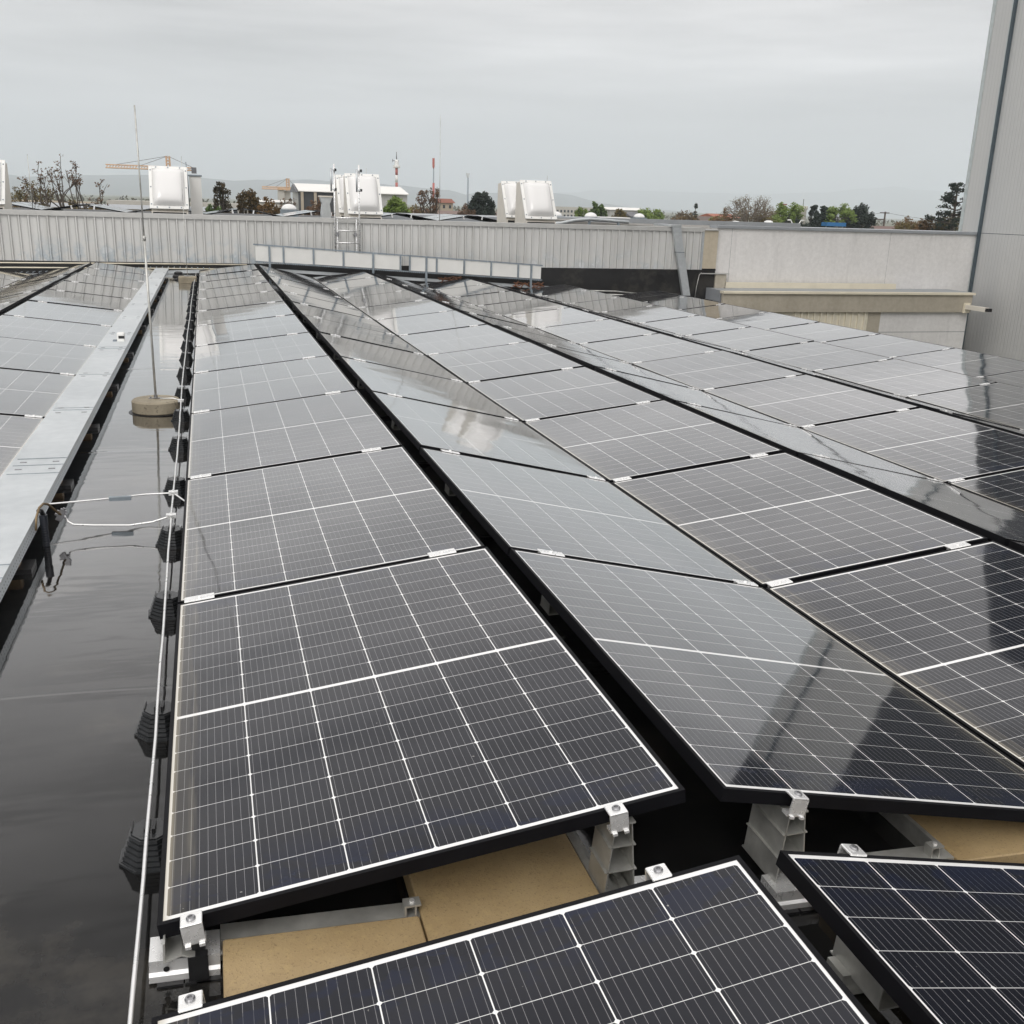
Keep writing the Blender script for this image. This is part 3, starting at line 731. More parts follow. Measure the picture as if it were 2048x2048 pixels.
# lightning rods with concrete feet
def mast(x, y, label, ztop, zj, r0, rb, hb, shape='round'):
    zb = roof(x, y)
    t = thing('lightning_rod', label, 'lightning rod', (x, y, zb))
    if shape == 'round':
        MB().lathe([(rb - 0.006, 0.004), (rb, 0.012), (rb, hb - 0.012), (rb - 0.012, hb), (0.02, hb + 0.002)], 40, smooth=False).build('concrete_foot', CONC, t)
        MB().lathe([(rb + 0.022, 0.0), (rb + 0.024, 0.004), (rb + 0.01, 0.006), (rb - 0.01, 0.006)], 40).build('rubber_mat', BLACK, t)
    else:
        MB().bbox(-rb, rb, -rb, rb, 0.004, hb, 0.01).build('concrete_foot', CONC, t)
    MB().box(-0.05, 0.05, -0.010, 0.010, hb + 0.002, hb + 0.008).box(-0.010, 0.010, -0.03, 0.03, hb + 0.008, hb + 0.013).lathe([(0.014, hb), (0.014, hb + 0.03)], 12).lathe([(0.006, hb + 0.008), (0.006, hb + 0.018)], 8, (-0.035, 0)).build('holder', STEEL, t)
    MB().tube([(0, 0, hb + 0.01), (0, 0, zj - zb)], r0, 10).tube([(0, 0, zj - zb - 0.015), (0, 0, zj - zb + 0.015)], r0 * 1.35, 10).tube([(0, 0, zj - zb), (0, 0, ztop - zb)], r0 * 0.62, 10).build('rod', ALU_DULL, t)
    return t
m1 = mast(-0.255, 5.95, 'tall lightning rod in round concrete foot on the walkway', 1.945, 1.08, 0.0085, 0.170, 0.097)
MB().tube([(0.03, -0.02, 0.10), (0.12, -0.05, 0.108), (wire_x(5.9) + 0.255, -0.06, 0.09)], 0.0042, 8).box(wire_x(5.9) + 0.235, wire_x(5.9) + 0.275, -0.08, -0.04, 0.082, 0.098).build('link_rod', ALU_BRIGHT, m1)
mast(-0.215, 18.9, 'thin distant lightning rod in square concrete foot near the ribbed wall', 1.78, 1.25, 0.006, 0.165, 0.125, 'sq')
dr = thing('roof_outlet', 'small dark domed roof outlet at the far end of the walkway', 'roof outlet', (-0.42, 20.6, roof(-0.42, 20.6)))
MB().lathe([(0.12, 0), (0.12, 0.02), (0.085, 0.05), (0.085, 0.09), (0.05, 0.11)], 16).build('grate', BLACK, dr)

# ------------------------------------------------------------------ cable tray along the left of the walkway
TX0, TX1, TZ = -0.885, -0.622, 0.028
ct = thing('cable_tray', 'long galvanised cable tray with flat lid along the left of the walkway', 'cable tray', (TX1, 0, 0))
def sheared(mb):
    mb.v = [(x, y, z + SLY * y) for x, y, z in mb.v]; return mb
edges = [-2.0, 0.45, 2.05, 3.80, 5.33, 6.83, 8.38, 9.6, 11.2, 12.9, 14.6, 16.3, 18.0, 19.7, 21.1]
for i, (a, b) in enumerate(zip(edges, edges[1:])):
    dz = 0.0 if i % 2 else 0.0012
    mb = MB().box(TX0, TX1, a, b + (0.012 if i % 2 else -0.003), TZ - 0.0016 + dz, TZ + dz).box(TX1 - 0.0016, TX1, a, b - 0.003, TZ - 0.014, TZ - 0.0016 + dz)
    o = local(sheared(mb), ct).build('lid', GALV, ct)
    mb = MB()
    for yy in (a + 0.07, b - 0.09):
        for xx in (TX0 + 0.06, TX1 - 0.045): mb.box(xx - 0.016, xx + 0.016, yy, yy + 0.012, TZ + dz, TZ + dz + 0.003)
    local(sheared(mb), ct).build('lid_clip', STEEL, ct)
for yy in (2.05, 2.2, 3.62, 3.80, 3.95, 5.33, 5.40, 6.83, 8.38, 8.5, 9.6): 
    local(sheared(MB().box(TX0 + 0.02, TX1, yy, yy + 0.0045, TZ + 0.0012, TZ + 0.0032)), ct).build('strap', GALV_DARK, ct)
def perforated():
    m = Mat('perforated_steel'); x, y, z = m.xyz(m.coords())
    a = ((y / 0.034).frac() - 0.5).abs() * 0.034; row = (((z - 0.012) / 0.020).frac() - 0.5).abs() * 0.020
    a2 = (((y / 0.034) + 0.5).frac() - 0.5).abs() * 0.034
    par = (((z - 0.012) / 0.040).frac() > 0.5)
    aa = a * par + a2 * (1.0 - par)
    hole = ((aa * aa + row * row) < 0.0000145) * (z > -0.046 + 0.0) * (z < 0.012)
    n = m.noise(m.coords(), 14, 4)
    m.set('Base Color', m.mix(hole, m.mix(n, (0.56, 0.60, 0.63), (0.68, 0.72, 0.74)), (0.01, 0.01, 0.012))).set('Metallic', 0.5).set('Roughness', 0.42); return m
PERF = perforated()
local(sheared(MB().box(TX1 - 0.004, TX1 - 0.0022, -2, 21.1, TZ - 0.066, TZ - 0.002).box(TX0, TX0 + 0.002, -2, 21.1, TZ - 0.066, TZ - 0.002)), ct).build('side_wall', PERF, ct)
local(sheared(MB().box(TX0, TX1 - 0.004, -2, 21.1, TZ - 0.066, TZ - 0.064)), ct).build('floor_sheet', GALV_DARK, ct)
ly = [1.25, 2.56, 3.90, 5.40, 7.05, 9.0, 11.4, 13.5, 15.6, 17.7, 19.8]
for i, yy in enumerate(ly):
    zb = roof(-0.70, yy)
    t = thing('tray_support', f'timber block on black pad under the tray, {ORD[i + 1]} from the front', 'support block', (-0.70, yy, zb), 'timber blocks under the cable tray')
    MB().bbox(-0.10, 0.048, -0.03, 0.03, 0.022, TZ - 0.066 + SLY * yy - zb, 0.004).build('timber', WOOD, t)
    MB().box(-0.14, 0.098, -0.065, 0.065, 0.0, 0.0215).build('pad', BLACK, t)
sn = thing('tray_sensor', 'small white box with dark front standing on the tray lid', 'sensor', (-0.70, 8.95, TZ + SLY * 8.95))
MB().bbox(-0.035, 0.035, -0.03, 0.05, 0.0, 0.085, 0.008).build('housing', WHITE, sn)
MB().box(-0.02, 0.0355, -0.0315, -0.0302, 0.028, 0.055).build('window', BLACK, sn)
mb = MB()
for i in range(5): mb.box(-0.075, -0.040, -0.03 + i * 0.016, -0.022 + i * 0.016, 0.001, 0.012)
mb.build('fin', GALV_DARK, sn)

# ------------------------------------------------------------------ things in front of the ribbed wall
sc = thing('cable_screen', 'long row of white boards in a galvanised frame before the ribbed wall', 'screen', (1.13, 21.3, 0))
def st_(x): return 0.43 - 0.0545 * (x - 1.13)
def sb_(x): return 0.048 - 0.0505 * (x - 1.13)
X0, X1 = 1.13, 7.67
def slat(mb, xa, xb, za, zb, y0, y1):
    """board following the fall of the roof: za, zb functions of x"""
    vs = [(xa, y0, za(xa)), (xb, y0, za(xb)), (xb, y1, za(xb)), (xa, y1, za(xa)), (xa, y0, zb(xa)), (xb, y0, zb(xb)), (xb, y1, zb(xb)), (xa, y1, zb(xa))]
    return mb.add(vs, [(0, 3, 2, 1), (4, 5, 6, 7), (0, 1, 5, 4), (1, 2, 6, 5), (2, 3, 7, 6), (3, 0, 4, 7)])
local(slat(MB(), X0, X1, lambda x: st_(x) - 0.030, st_, 21.27, 21.33), sc).build('top_rail', GALV_DARK, sc)
mb = slat(MB(), X0 + 0.03, X1, lambda x: sb_(x), lambda x: sb_(x) + 0.018, 21.27, 21.31)
xx = X0 + 0.05
while xx < X1 - 0.03: mb.box(xx, xx + 0.02, 21.262, 21.27, sb_(xx) - 0.012, sb_(xx) + 0.02); xx += 0.045
local(mb, sc).build('bottom_rail', GALV_DARK, sc)
hang = [1.758, 2.40, 3.05, 4.32, 4.53, 5.148, 5.788, 6.428, 7.077]
for xx in hang: local(slat(MB(), xx - 0.019, xx + 0.019, lambda x: sb_(x), lambda x: st_(x) - 0.02, 21.262, 21.29), sc).build('upright', GALV_DARK, sc)
for xx in (1.461, 3.705, 4.908, 7.394): local(MB().box(xx - 0.022, xx + 0.022, 21.255, 21.30, roof(xx, 21.28), st_(xx) - 0.03), sc).build('post', GALV_DARK, sc)
bounds = [X0 + 0.015, 1.758, 2.40, 3.05, 3.705, 4.32, None, 4.53, 5.148, 5.788, 6.428, 7.077, X1 - 0.01]
for a, b in zip(bounds, bounds[1:]):
    if a is None or b is None: continue
    local(slat(MB(), a + 0.022, b - 0.022, lambda x: sb_(x) + 0.03, lambda x: st_(x) - 0.045, 21.285, 21.30), sc).build('board', BOARD, sc)

def ladder_tray(x0, x1, y, h, label):
    t = thing('cable_ladder', label, 'cable ladder', (x0, y, 0))
    f0 = lambda x: roof(x, y) + h
    mb = slat(slat(MB(), x0, x1, f0, lambda x: f0(x) + 0.05, y - 0.15, y - 0.146), x0, x1, f0, lambda x: f0(x) + 0.05, y + 0.146, y + 0.15)
    local(mb, t).build('side_rail', GALV, t)
    mb = MB(); xx = x0 + 0.05
    while xx < x1: mb.box(xx, xx + 0.02, y - 0.146, y + 0.146, f0(xx) + 0.005, f0(xx) + 0.017); xx += 0.12
    local(mb, t).build('rung', GALV_DARK, t); return t
ladder_tray(1.3, 8.4, 21.55, 0.16, 'low galvanised cable ladder on the roof behind the white boards')
ladder_tray(-8.5, 1.0, 21.5, 0.13, 'low galvanised cable ladder before the left part of the wall')
ORANGE = plain('orange_conduit', (0.20, 0.085, 0.04), 0.6, 0, 0.2)
for i, (xa, xb, nm) in enumerate(((5.25, 5.75, 'left'), (7.0, 7.75, 'right'))):
    t = thing('cable_bundle', f'tangle of orange cables under the white boards, {nm} bundle', 'cables', (xa, 21.5, roof(xa, 21.5)))
    rng = random.Random(i + 3); mb = MB()
    for k in range(6):
        pts = [(xa + (xb - xa) * j / 5 + rng.uniform(-.04, .04), 21.42 + rng.uniform(-.1, .15), roof(xa, 21.5) + 0.18 + rng.uniform(-0.05, 0.10)) for j in range(6)]
        mb.tube(pts, 0.014, 6)
    local(mb, t).build('cable', ORANGE, t)
for zc, yy, lab in ((-0.075, 21.80, 'upper pale conduit running along the left wall foot'), (-0.165, 21.70, 'lower pale conduit running along the left wall foot')):
    t = MB().tube([(-9, yy, zc - 0.02), (-5, yy, zc), (-2, yy, zc + 0.02), (1.0, yy, zc + 0.03)], 0.014, 8).build('conduit', COPING); tag(t, lab, 'conduit')
for xa, xb, dz, lab in ((8.8, 10.6, 0.16, 'thin grey pipe on the roof before the black upstand'), (9.3, 12.0, 0.10, 'lower thin pipe by the black upstand')):
    t = MB().tube([(xa, 21.7, roof(xa, 21.7) + dz), ((xa + xb) / 2, 21.7, roof((xa + xb) / 2, 21.7) + dz + 0.03), (xb, 21.7, roof(xb, 21.7) + dz)], 0.015, 8).build('conduit', ALU_DULL); tag(t, lab, 'conduit')

ld = thing('wall_ladder', 'silver roof ladder with tall grab rails on the ribbed wall', 'ladder', (3.2, 21.85, 0.2))
for xx in (2.945, 3.490): local(MB().tube([(xx, 21.83, 0.22), (xx, 21.83, 2.135)], 0.019, 10), ld).build('rail', ALU, ld)
for xx in (3.0, 3.425): local(MB().box(xx - 0.011, xx + 0.011, 21.855, 21.88, 0.15, 1.0), ld).build('inner_rail', ALU, ld)
for zz, a, b in ((1.0, 2.945, 3.49), (0.725, 3.0, 3.425), (0.46, 2.94, 3.495)): local(MB().tube([(a, 21.84, zz), (b, 21.84, zz)], 0.015, 8), ld).build('rung', ALU, ld)
for xx, s in ((2.875, 1), (3.437, 1)):
    g_ = local(MB().tube([(xx, 21.80, 1.56), (xx, 21.80, 2.04)], 0.020, 8), ld).build('grab_bar', GALV, ld)
    for zz in (1.60, 2.01):
        MB().box(xx, xx + 0.10, 21.785, 21.815, zz - 0.014, zz + 0.014).xf(Matrix.Translation(-Vector(ld.location))).build('arm', GALV, g_)
        MB().box(xx + 0.075, xx + 0.118, 21.78, 21.86, zz - 0.028, zz + 0.028).xf(Matrix.Translation(-Vector(ld.location))).build('clamp', BLACK, g_)
for xx in (3.0, 3.40):
    local(MB().box(xx - 0.04, xx + 0.04, 21.83, 21.99, 0.635, 0.66).lathe([(0.03, 0.60), (0.03, 0.69)], 10, (xx, 21.85)), ld).build('bracket', STEEL, ld)

du = thing('slanted_duct', 'slanting galvanised flat duct leaning on the right end of the ribbed wall', 'duct', (11.4, 21.9, 0))
mb = MB()
pts = [(11.175, 11.385, 1.02), (11.325, 11.525, 0.392), (11.585, 11.785, -0.66)]
for (a0, a1, z0), (b0, b1, z1) in zip(pts, pts[1:]):
    o = 0.0
    vs = [(a0, 21.83, z0), (a1, 21.83, z0), (b1, 21.83, z1), (b0, 21.83, z1), (a0, 21.93, z0), (a1, 21.93, z0), (b1, 21.93, z1), (b0, 21.93, z1)]
    mb = MB().add(vs, [(3, 2, 1, 0), (4, 5, 6, 7), (0, 1, 5, 4), (1, 2, 6, 5), (2, 3, 7, 6), (3, 0, 4, 7)])
    local(mb, du).build('duct_section', GALV, du)
local(MB().box(11.315, 11.535, 21.823, 21.94, 0.382, 0.40), du).build('duct_joint', GALV_DARK, du)
local(MB().box(11.13, 11.40, 21.82, 22.9, 1.0, 1.045), du).build('duct_top', GALV, du)
hw = MB().tube([(12.09, 21.93, -0.10), (12.02, 21.90, -0.16), (11.97, 21.90, -0.45), (11.95, 21.90, -0.72)], 0.009, 8).build('hanging_wire', ALU_DULL); tag(hw, 'thin grey wire hanging down the black upstand', 'wire')

# ------------------------------------------------------------------ skylights on the upper roof
UZ = 0.72
def skylight_proto():
    t = thing('skylight', 'x', 'skylight', group='white domed skylights on the upper roof')
    w, hf, hb, d = 0.43, 0.33, 1.28, 0.62
    MB().prism([(0, 0), (0, hf - 0.05), (0.07, hf - 0.03), (d + 0.02, hb - 0.02), (0.98, hb - 0.05), (1.05, 0)][::-1], 'x', -w + 0.03, w - 0.03).build('curb', CREAM, t)
    sl = Vector((0, d, hb - hf)); L = sl.length; sl.normalize(); nrm = Vector((0, -sl.z, sl.y))
    m = Matrix(((1, 0, 0), (0, sl.y, nrm.y), (0, sl.z, nrm.z))).to_4x4(); m = Matrix(((1, 0, 0, 0), (0, sl.y, nrm.y, 0), (0, sl.z, nrm.z, hf), (0, 0, 0, 1)))
    mb = MB(); b = 0.075
    mb.bbox(-w, -w + b, 0, L, 0, 0.035).bbox(w - b, w, 0, L, 0, 0.035).box(-w + b, w - b, 0, b, 0, 0.034).box(-w + b, w - b, L - b, L, 0, 0.034)
    fr = mb.xf(m).build('frame', WHITE, t)
    heads = [(w * a, yy) for a in (-0.62, 0.0, 0.62) for yy in (b * .45, L - b * .45)] + [(s * (w - b * .5), L * k) for k in (0.1, 0.5, 0.9) for s in (-1, 1)]
    for hx, hy in heads: MB().lathe([(0.016, 0.034), (0.016, 0.045)], 10, (hx, hy)).xf(m).build('screw', GALV_DARK, fr)
    v, f = [], []; N = 16
    for i in range(N + 1):
        for j in range(N + 1):
            a, c = 2 * i / N - 1, 2 * j / N - 1
            hgt = 0.17 * (max(0, (1 - a ** 4)) * max(0, (1 - c ** 4))) ** 0.5
            v.append((a * (w - b), b + (L - 2 * b) * (c + 1) / 2, 0.02 + hgt))
    for i in range(N):
        for j in range(N): f.append((i * (N + 1) + j, (i + 1) * (N + 1) + j, (i + 1) * (N + 1) + j + 1, i * (N + 1) + j + 1))
    MB().add(v, f, True).xf(m).build('dome', DOME, t)
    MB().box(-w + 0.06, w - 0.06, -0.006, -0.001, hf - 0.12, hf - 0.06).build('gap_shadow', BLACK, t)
    return t
SK = skylight_proto()
spots = [(-0.61, 24.0, 'white domed skylight on the upper roof beside the upright pale duct'), (3.95, 24.0, 'white domed skylight right behind the roof ladder, front one'), (3.95, 25.8, 'white domed skylight behind the ladder, rear one half hidden'),
         (8.47, 24.0, 'front white skylight of the right hand pair on the upper roof'), (8.47, 25.8, 'rear white skylight of the right hand pair, partly covered'), (-4.52, 24.0, 'white domed skylight cut off by the left photo edge')]
for i, (x, y, lab) in enumerate(spots):
    o = SK if i == 0 else dup(SK); o['label'] = lab; o.location = (x, y, UZ)
vd = thing('vent_duct', 'upright pale square duct with grey lid beside the left skylight', 'duct', (0.0, 24.9, UZ))
MB().bbox(-0.14, 0.13, 0, 0.27, 0, 1.10, 0.004).build('casing', WHITE, vd)
MB().box(-0.17, 0.15, -0.03, 0.30, 1.102, 1.135).build('lid', GALV_DARK, vd)
MB().tube([(-0.165, -0.03, 0.05), (-0.18, -0.03, 1.0), (-0.20, -0.03, 1.42)], 0.012, 6).build('pipe', GALV_DARK, vd)
gv = thing('roof_vent', 'grey hooded roof vent left of the ladder on the upper roof', 'vent', (3.35, 27.2, UZ))
MB().prism([(-0.16, 0.72), (0.16, 0.72), (0.13, 0.62), (0.10, 0.55), (0.13, 0.30), (0.13, 0.0), (-0.13, 0.0), (-0.13, 0.30), (-0.10, 0.55), (-0.13, 0.62)], 'y', 0, 0.3).build('body', GALV, gv)
MB().box(-0.18, 0.18, -0.03, 0.33, 0.722, 0.76).build('hood', CREAM, gv)
def thin_rod(x, y, z0, z1, r, label):
    o = MB().tube([(x, y, z0), (x, y, z1)], [r, r * 0.6], 6).build('lightning_rod', ALU_DULL); return tag(o, label, 'lightning rod')
thin_rod(5.80, 24.0, UZ, 3.42, 0.008, 'tall thin lightning rod right of the ladder on the upper roof')
thin_rod(-4.25, 29.0, UZ, 2.30, 0.012, 'short thin rod before the bare tree at far left')
thin_rod(4.20, 25.5, UZ, 2.18, 0.008, 'stub rod behind the skylight by the ladder')
thin_rod(8.92, 25.0, UZ, 2.16, 0.008, 'stub rod behind the right hand skylight pair')
thin_rod(-0.30, 25.2, UZ, 2.28, 0.009, 'stub rod between left skylight and upright duct')
# solar panels on the upper roof, seen end on
UP_G = 'solar panels on the upper roof'
for i, xr in enumerate((-5.35, -3.16, -0.86, 1.27, 3.57, 6.04, 8.32)):
    for kind in ('up', 'down'):
        xx = xr - 0.14 if kind == 'up' else xr + 0.14
        ux = Vector((CA, 0, SA)) if kind == 'up' else Vector((-CA, 0, SA))
        for dpt in range(2):
            hi = Vector((xx, 30.6 + dpt * PITCH, UZ + 0.315))
            if kind == 'up': m = basis(ux, (0, 1, 0), hi - ux * PW)
            else: m = basis(ux, (0, -1, 0), hi - ux * PW + Vector((0, PL, 0)))
            r = place_panel(m, f'distant solar panel on upper roof, {ORD[i + 1]} wedge from left, {"left" if kind == "up" else "right"} slope, {"front" if dpt == 0 else "rear"}', clamps=False, group=UP_G)
            if dpt == 0:
                c = MB().box(-0.02, 0.02, -0.03, 0.01, -0.10, 0.006).build('end_clamp', ALU, r); c.location = (PW - 0.17, 0 if kind == 'up' else PL + 0.02, 0)
# roof-light domes, silver ducts and boxes on the right part of the upper roof
for x, y, lab in ((14.6, 41.0, 'left of two small white roof domes beyond the right skylights'), (16.2, 41.0, 'right of two small white roof domes beyond the right skylights'), (20.6, 46.0, 'small white dome behind the pale plant boxes'), (3.1, 37.0, 'small white dome left of the ladder behind the solar wedges')):
    t = thing('roof_dome', lab, 'roof dome', (x, y, UZ))
    MB().box(-0.30, 0.30, -0.3, 0.3, 0, 0.28).build('curb', GALV_DARK, t)
    MB().lathe([(0.28 * math.cos(a), 0.28 + 0.20 * math.sin(a)) for a in [k * PI / 2 / 6 for k in range(7)]][:-1] + [(0.01, 0.48)], 16, smooth=True).build('dome', DOME, t)
t = thing('silver_duct', 'bent silver ventilation duct on the upper roof right of the skylights', 'duct', (10.2, 27, UZ))
local(MB().tube([(9.4, 26.5, 0.92), (9.9, 26.6, 0.93), (10.35, 26.7, 1.02), (10.9, 26.9, 1.06), (11.5, 27.1, 1.04), (12.3, 27.4, 1.0)], 0.05, 10), t).build('pipe', GALV, t)
local(MB().box(10.85, 10.90, 26.85, 26.95, UZ, 1.04).box(11.9, 11.95, 27.2, 27.3, UZ, 1.0), t).build('leg', GALV_DARK, t)
t = thing('roof_kerb', 'long grey metal kerb on the upper roof below the small domes', 'kerb', (14, 40, UZ))
local(MB().box(12.6, 17.8, 38.8, 42.5, UZ, 0.99), t).build('kerb', CAP_GREY, t)
t = thing('roof_kerb', 'grey metal kerb on the upper roof between ladder and right skylights', 'kerb', (7, 40, UZ))
local(MB().box(7.4, 13.0, 37.5, 43.5, UZ, 0.93), t).build('kerb', CAP_GREY, t)
t = thing('plant_box', 'pale ribbed plant boxes on the roof above the wall', 'plant unit', (18.6, 44, 0.5))
for i in range(3):
    local(MB().bbox(17.5 + i * 0.62, 18.08 + i * 0.62, 44.0, 45.2, 0.2, 1.0, 0.01), t).build('cabinet', WHITE, t)
local(MB().box(17.9, 17.94, 43.985, 44.0, 0.75, 0.9).box(18.75, 18.79, 43.985, 44.0, 0.75, 0.9), t).build('sticker', plain('yellow_sticker', (0.6, 0.55, 0.1)), t)

# ------------------------------------------------------------------ vegetation
LEAF = {}
def leaf_mat(name, a, b):
    m = Mat(name); p = m.world(); n = m.noise(p, 0.9, 3); n2 = m.noise(p, 7, 2)
    m.set('Base Color', m.mix((n * 0.5 + n2 * 0.5).ramp(0.35, 0.65), a, b)).set('Roughness', 0.7).set('Specular IOR Level', 0.2); return m
L_BROWN = leaf_mat('bronze_leaves', (0.075, 0.045, 0.027), (0.165, 0.10, 0.06))
L_OLIVE = leaf_mat('olive_leaves', (0.07, 0.06, 0.02), (0.17, 0.125, 0.045))
L_DARK = leaf_mat('dark_needles', (0.008, 0.014, 0.011), (0.028, 0.042, 0.028))
L_GREEN = leaf_mat('spring_leaves', (0.085, 0.135, 0.025), (0.18, 0.24, 0.06))
L_MID = leaf_mat('mid_leaves', (0.04, 0.075, 0.018), (0.10, 0.15, 0.035))
BARK = plain('bark', (0.075, 0.06, 0.048), 0.9, 0, 0.3, 3)
BARK_P = plain('pale_bark', (0.17, 0.14, 0.11), 0.9, 0, 0.3, 3)
def leaf_quads(mb, c, r, n, s, rng, flat=0.0):
    for _ in range(n):
        while True:
            d = Vector((rng.uniform(-1, 1), rng.uniform(-1, 1), rng.uniform(-1, 1)))
            if d.length < 1: break
        p = Vector(c) + Vector((d.x * r, d.y * r, d.z * r * (1 - flat)))
        a = Vector((rng.uniform(-1, 1), rng.uniform(-1, 1), rng.uniform(-1, 1))).normalized(); b = a.orthogonal().normalized()
        k = s * rng.uniform(0.6, 1.3)
        mb.add([p - a * k, p + b * k * 0.6, p + a * k, p - b * k * 0.6], [(0, 1, 2, 3)])
def broad_tree(x, y, ztop, label, lm, bark=BARK, seed=1, rad=2.0, n=30, fork=1.5, per=20, cr=0.22, ls=0.09, twigs=3, zg=-5.0, name='tree', cat='tree'):
    """trunk that forks low into arching limbs; every limb ends in a few twigs that carry leaf clumps"""
    rng = random.Random(seed); H = ztop - zg; t = thing(name, label, cat, (x, y, zg))
    mb = MB(); fo = MB(); zf = H - min(H * 0.75, rad * fork + 1.2)
    mains = []
    mb.tube([(0, 0, 0), (rng.uniform(-.1, .1), 0, zf * 0.6), (0, 0, zf)], [H * 0.022, H * 0.018, H * 0.016], 7, caps=False)
    nm = max(4, n // 6)
    for i in range(nm):
        a = 2 * PI * (i + rng.uniform(-0.3, 0.3)) / nm; k = rng.uniform(0.25, 0.8)
        e = Vector((math.cos(a) * rad * k, math.sin(a) * rad * k, zf + (H - zf) * (0.78 - 0.35 * k) * rng.uniform(0.8, 1.1)))
        m0 = Vector((e.x * 0.3, e.y * 0.3, zf + (e.z - zf) * 0.5))
        pts = [Vector((0, 0, zf - 0.2)), m0, m0.lerp(e, 0.5) + Vector((rng.uniform(-.12, .12), rng.uniform(-.12, .12), 0.05)), e]
        mb.tube(pts, [H * 0.011, H * 0.008, H * 0.006, H * 0.004], 6, caps=False); mains.append(pts)
    for i in range(n):
        pts = mains[i % nm]; b = pts[1].lerp(pts[3], rng.uniform(0.1, 1.0))
        a = math.atan2(b.y, b.x) + rng.gauss(0, 0.8); rr = rad * rng.uniform(0.3, 1.0)
        zt = zf + (H - zf) * (0.36 + 0.64 * math.sqrt(max(0.0, 1 - (rr / rad) ** 2))) * rng.uniform(0.72, 1.0)
        e = Vector((math.cos(a) * rr, math.sin(a) * rr, zt)); m0 = b.lerp(e, 0.55) + Vector((rng.uniform(-.1, .1), rng.uniform(-.1, .1), rng.uniform(-.1, .05))) * rad * 0.4
        mb.tube([b, m0, e], [H * 0.0045, H * 0.0032, H * 0.0018], 5, caps=False)
        for q in range(twigs):
            o = m0.lerp(e, rng.uniform(0.35, 1.0)); d = (e - b).normalized() + Vector((rng.uniform(-1, 1), rng.uniform(-1, 1), rng.uniform(-0.2, 1.0)))
            tp = o + d.normalized() * rad * rng.uniform(0.08, 0.2)
            if tp.z > H: tp.z = H - rng.random() * 0.1
            mb.tube([o, o.lerp(tp, 0.5) + Vector((0, 0, 0.02)), tp], [H * 0.002, H * 0.0016, H * 0.001], 4, caps=False)
            if per: leaf_quads(fo, tp, cr * rng.uniform(0.5, 1.2), max(2, int(per * rng.uniform(0.3, 0.9))), ls, rng)
    mb.build('trunk', bark, t); fo.build('crown', lm, t); return t
def layered_pine(x, y, ztop, rad, label, lm, seed, zg=-5.0):
    rng = random.Random(seed); H = ztop - zg; t = thing('pine_tree', label, 'tree', (x, y, zg))
    mb = MB().tube([(0, 0, 0), (0.1, 0, H * 0.5), (0, 0, H)], [0.22, 0.16, 0.04], 7); fo = MB()
    for i in range(46):
        k = rng.random() ** 0.8; z = H * (0.42 + 0.58 * k); a = rng.uniform(0, 2 * PI); L = rad * (1.05 - k * 0.85) * rng.uniform(0.55, 1.0)
        e = Vector((math.cos(a) * L, math.sin(a) * L, z + L * rng.uniform(-0.06, 0.22)))
        mb.tube([(0, 0, z - 0.15), tuple(Vector((0, 0, z - 0.15)).lerp(e, 0.5)), tuple(e)], [0.06, 0.04, 0.012], 5, caps=False)
        for q in (0.45, 0.62, 0.78, 0.9, 1.0):
            c = Vector((0, 0, z)).lerp(e, q) + Vector((rng.uniform(-.15, .15), rng.uniform(-.15, .15), rng.uniform(0, .14)))
            leaf_quads(fo, c, 0.34 * rng.uniform(0.6, 1.1), 26, 0.085, rng, 0.45)
    mb.build('trunk', BARK, t); fo.build('crown', lm, t); return t
def cone_tree(x, y, ztop, r, label, lm, seed=1, zg=-5.0, name='spruce_tree'):
    rng = random.Random(seed); H = ztop - zg; t = thing(name, label, 'tree', (x, y, zg))
    mb = MB().tube([(0, 0, 0), (0, 0, H * 0.5), (0, 0, H)], [0.16, 0.10, 0.015], 6); fo = MB()
    for i in range(70):
        k = rng.random(); z = H * (0.25 + 0.75 * k); L = r * (1 - k) ** 0.9 * rng.uniform(0.55, 1.0) + 0.05; a = rng.uniform(0, 2 * PI)
        e = Vector((math.cos(a) * L, math.sin(a) * L, z - L * 0.22)); mb.tube([(0, 0, z), tuple(e)], [0.035, 0.008], 4, caps=False)
        for q in (0.3, 0.6, 0.85, 1.0): leaf_quads(fo, Vector((0, 0, z)).lerp(e, q) - Vector((0, 0, 0.05)), 0.10 + 0.05 * L, 5, 0.10, rng, 0.3)
    mb.build('trunk', BARK, t); fo.build('crown', lm, t); return t
def bush(x, y, ztop, r, label, lm, seed=1, n=26, per=34, ls=0.11, zg=-5.0, name='bush', tall=1.0, cat='bush'):
    rng = random.Random(seed); H = ztop - zg; t = thing(name, label, cat, (x, y, zg))
    mb = MB(); fo = MB()
    for i in range(n):
        a = rng.uniform(0, 2 * PI); rr = r * math.sqrt(rng.random()); zt = H - min(2.6 * tall, 1.5 * r * tall) * (0.75 * (rr / r) ** 2 + 0.35 * rng.random() ** 2)
        e = Vector((math.cos(a) * rr, math.sin(a) * rr, zt)); m0 = Vector((e.x * 0.45, e.y * 0.45, zt * 0.55))
        mb.tube([(0, 0, 0), tuple(m0), tuple(e)], [0.10, 0.05, 0.012], 5, caps=False)
        for q in (0.5, 0.75, 0.9, 1.0): leaf_quads(fo, m0.lerp(e, q), r * 0.24, per // 3, ls, rng)
        leaf_quads(fo, e, r * 0.2, per // 2, ls, rng)
    mb.build('trunk', BARK, t); fo.build('crown', lm, t); return t

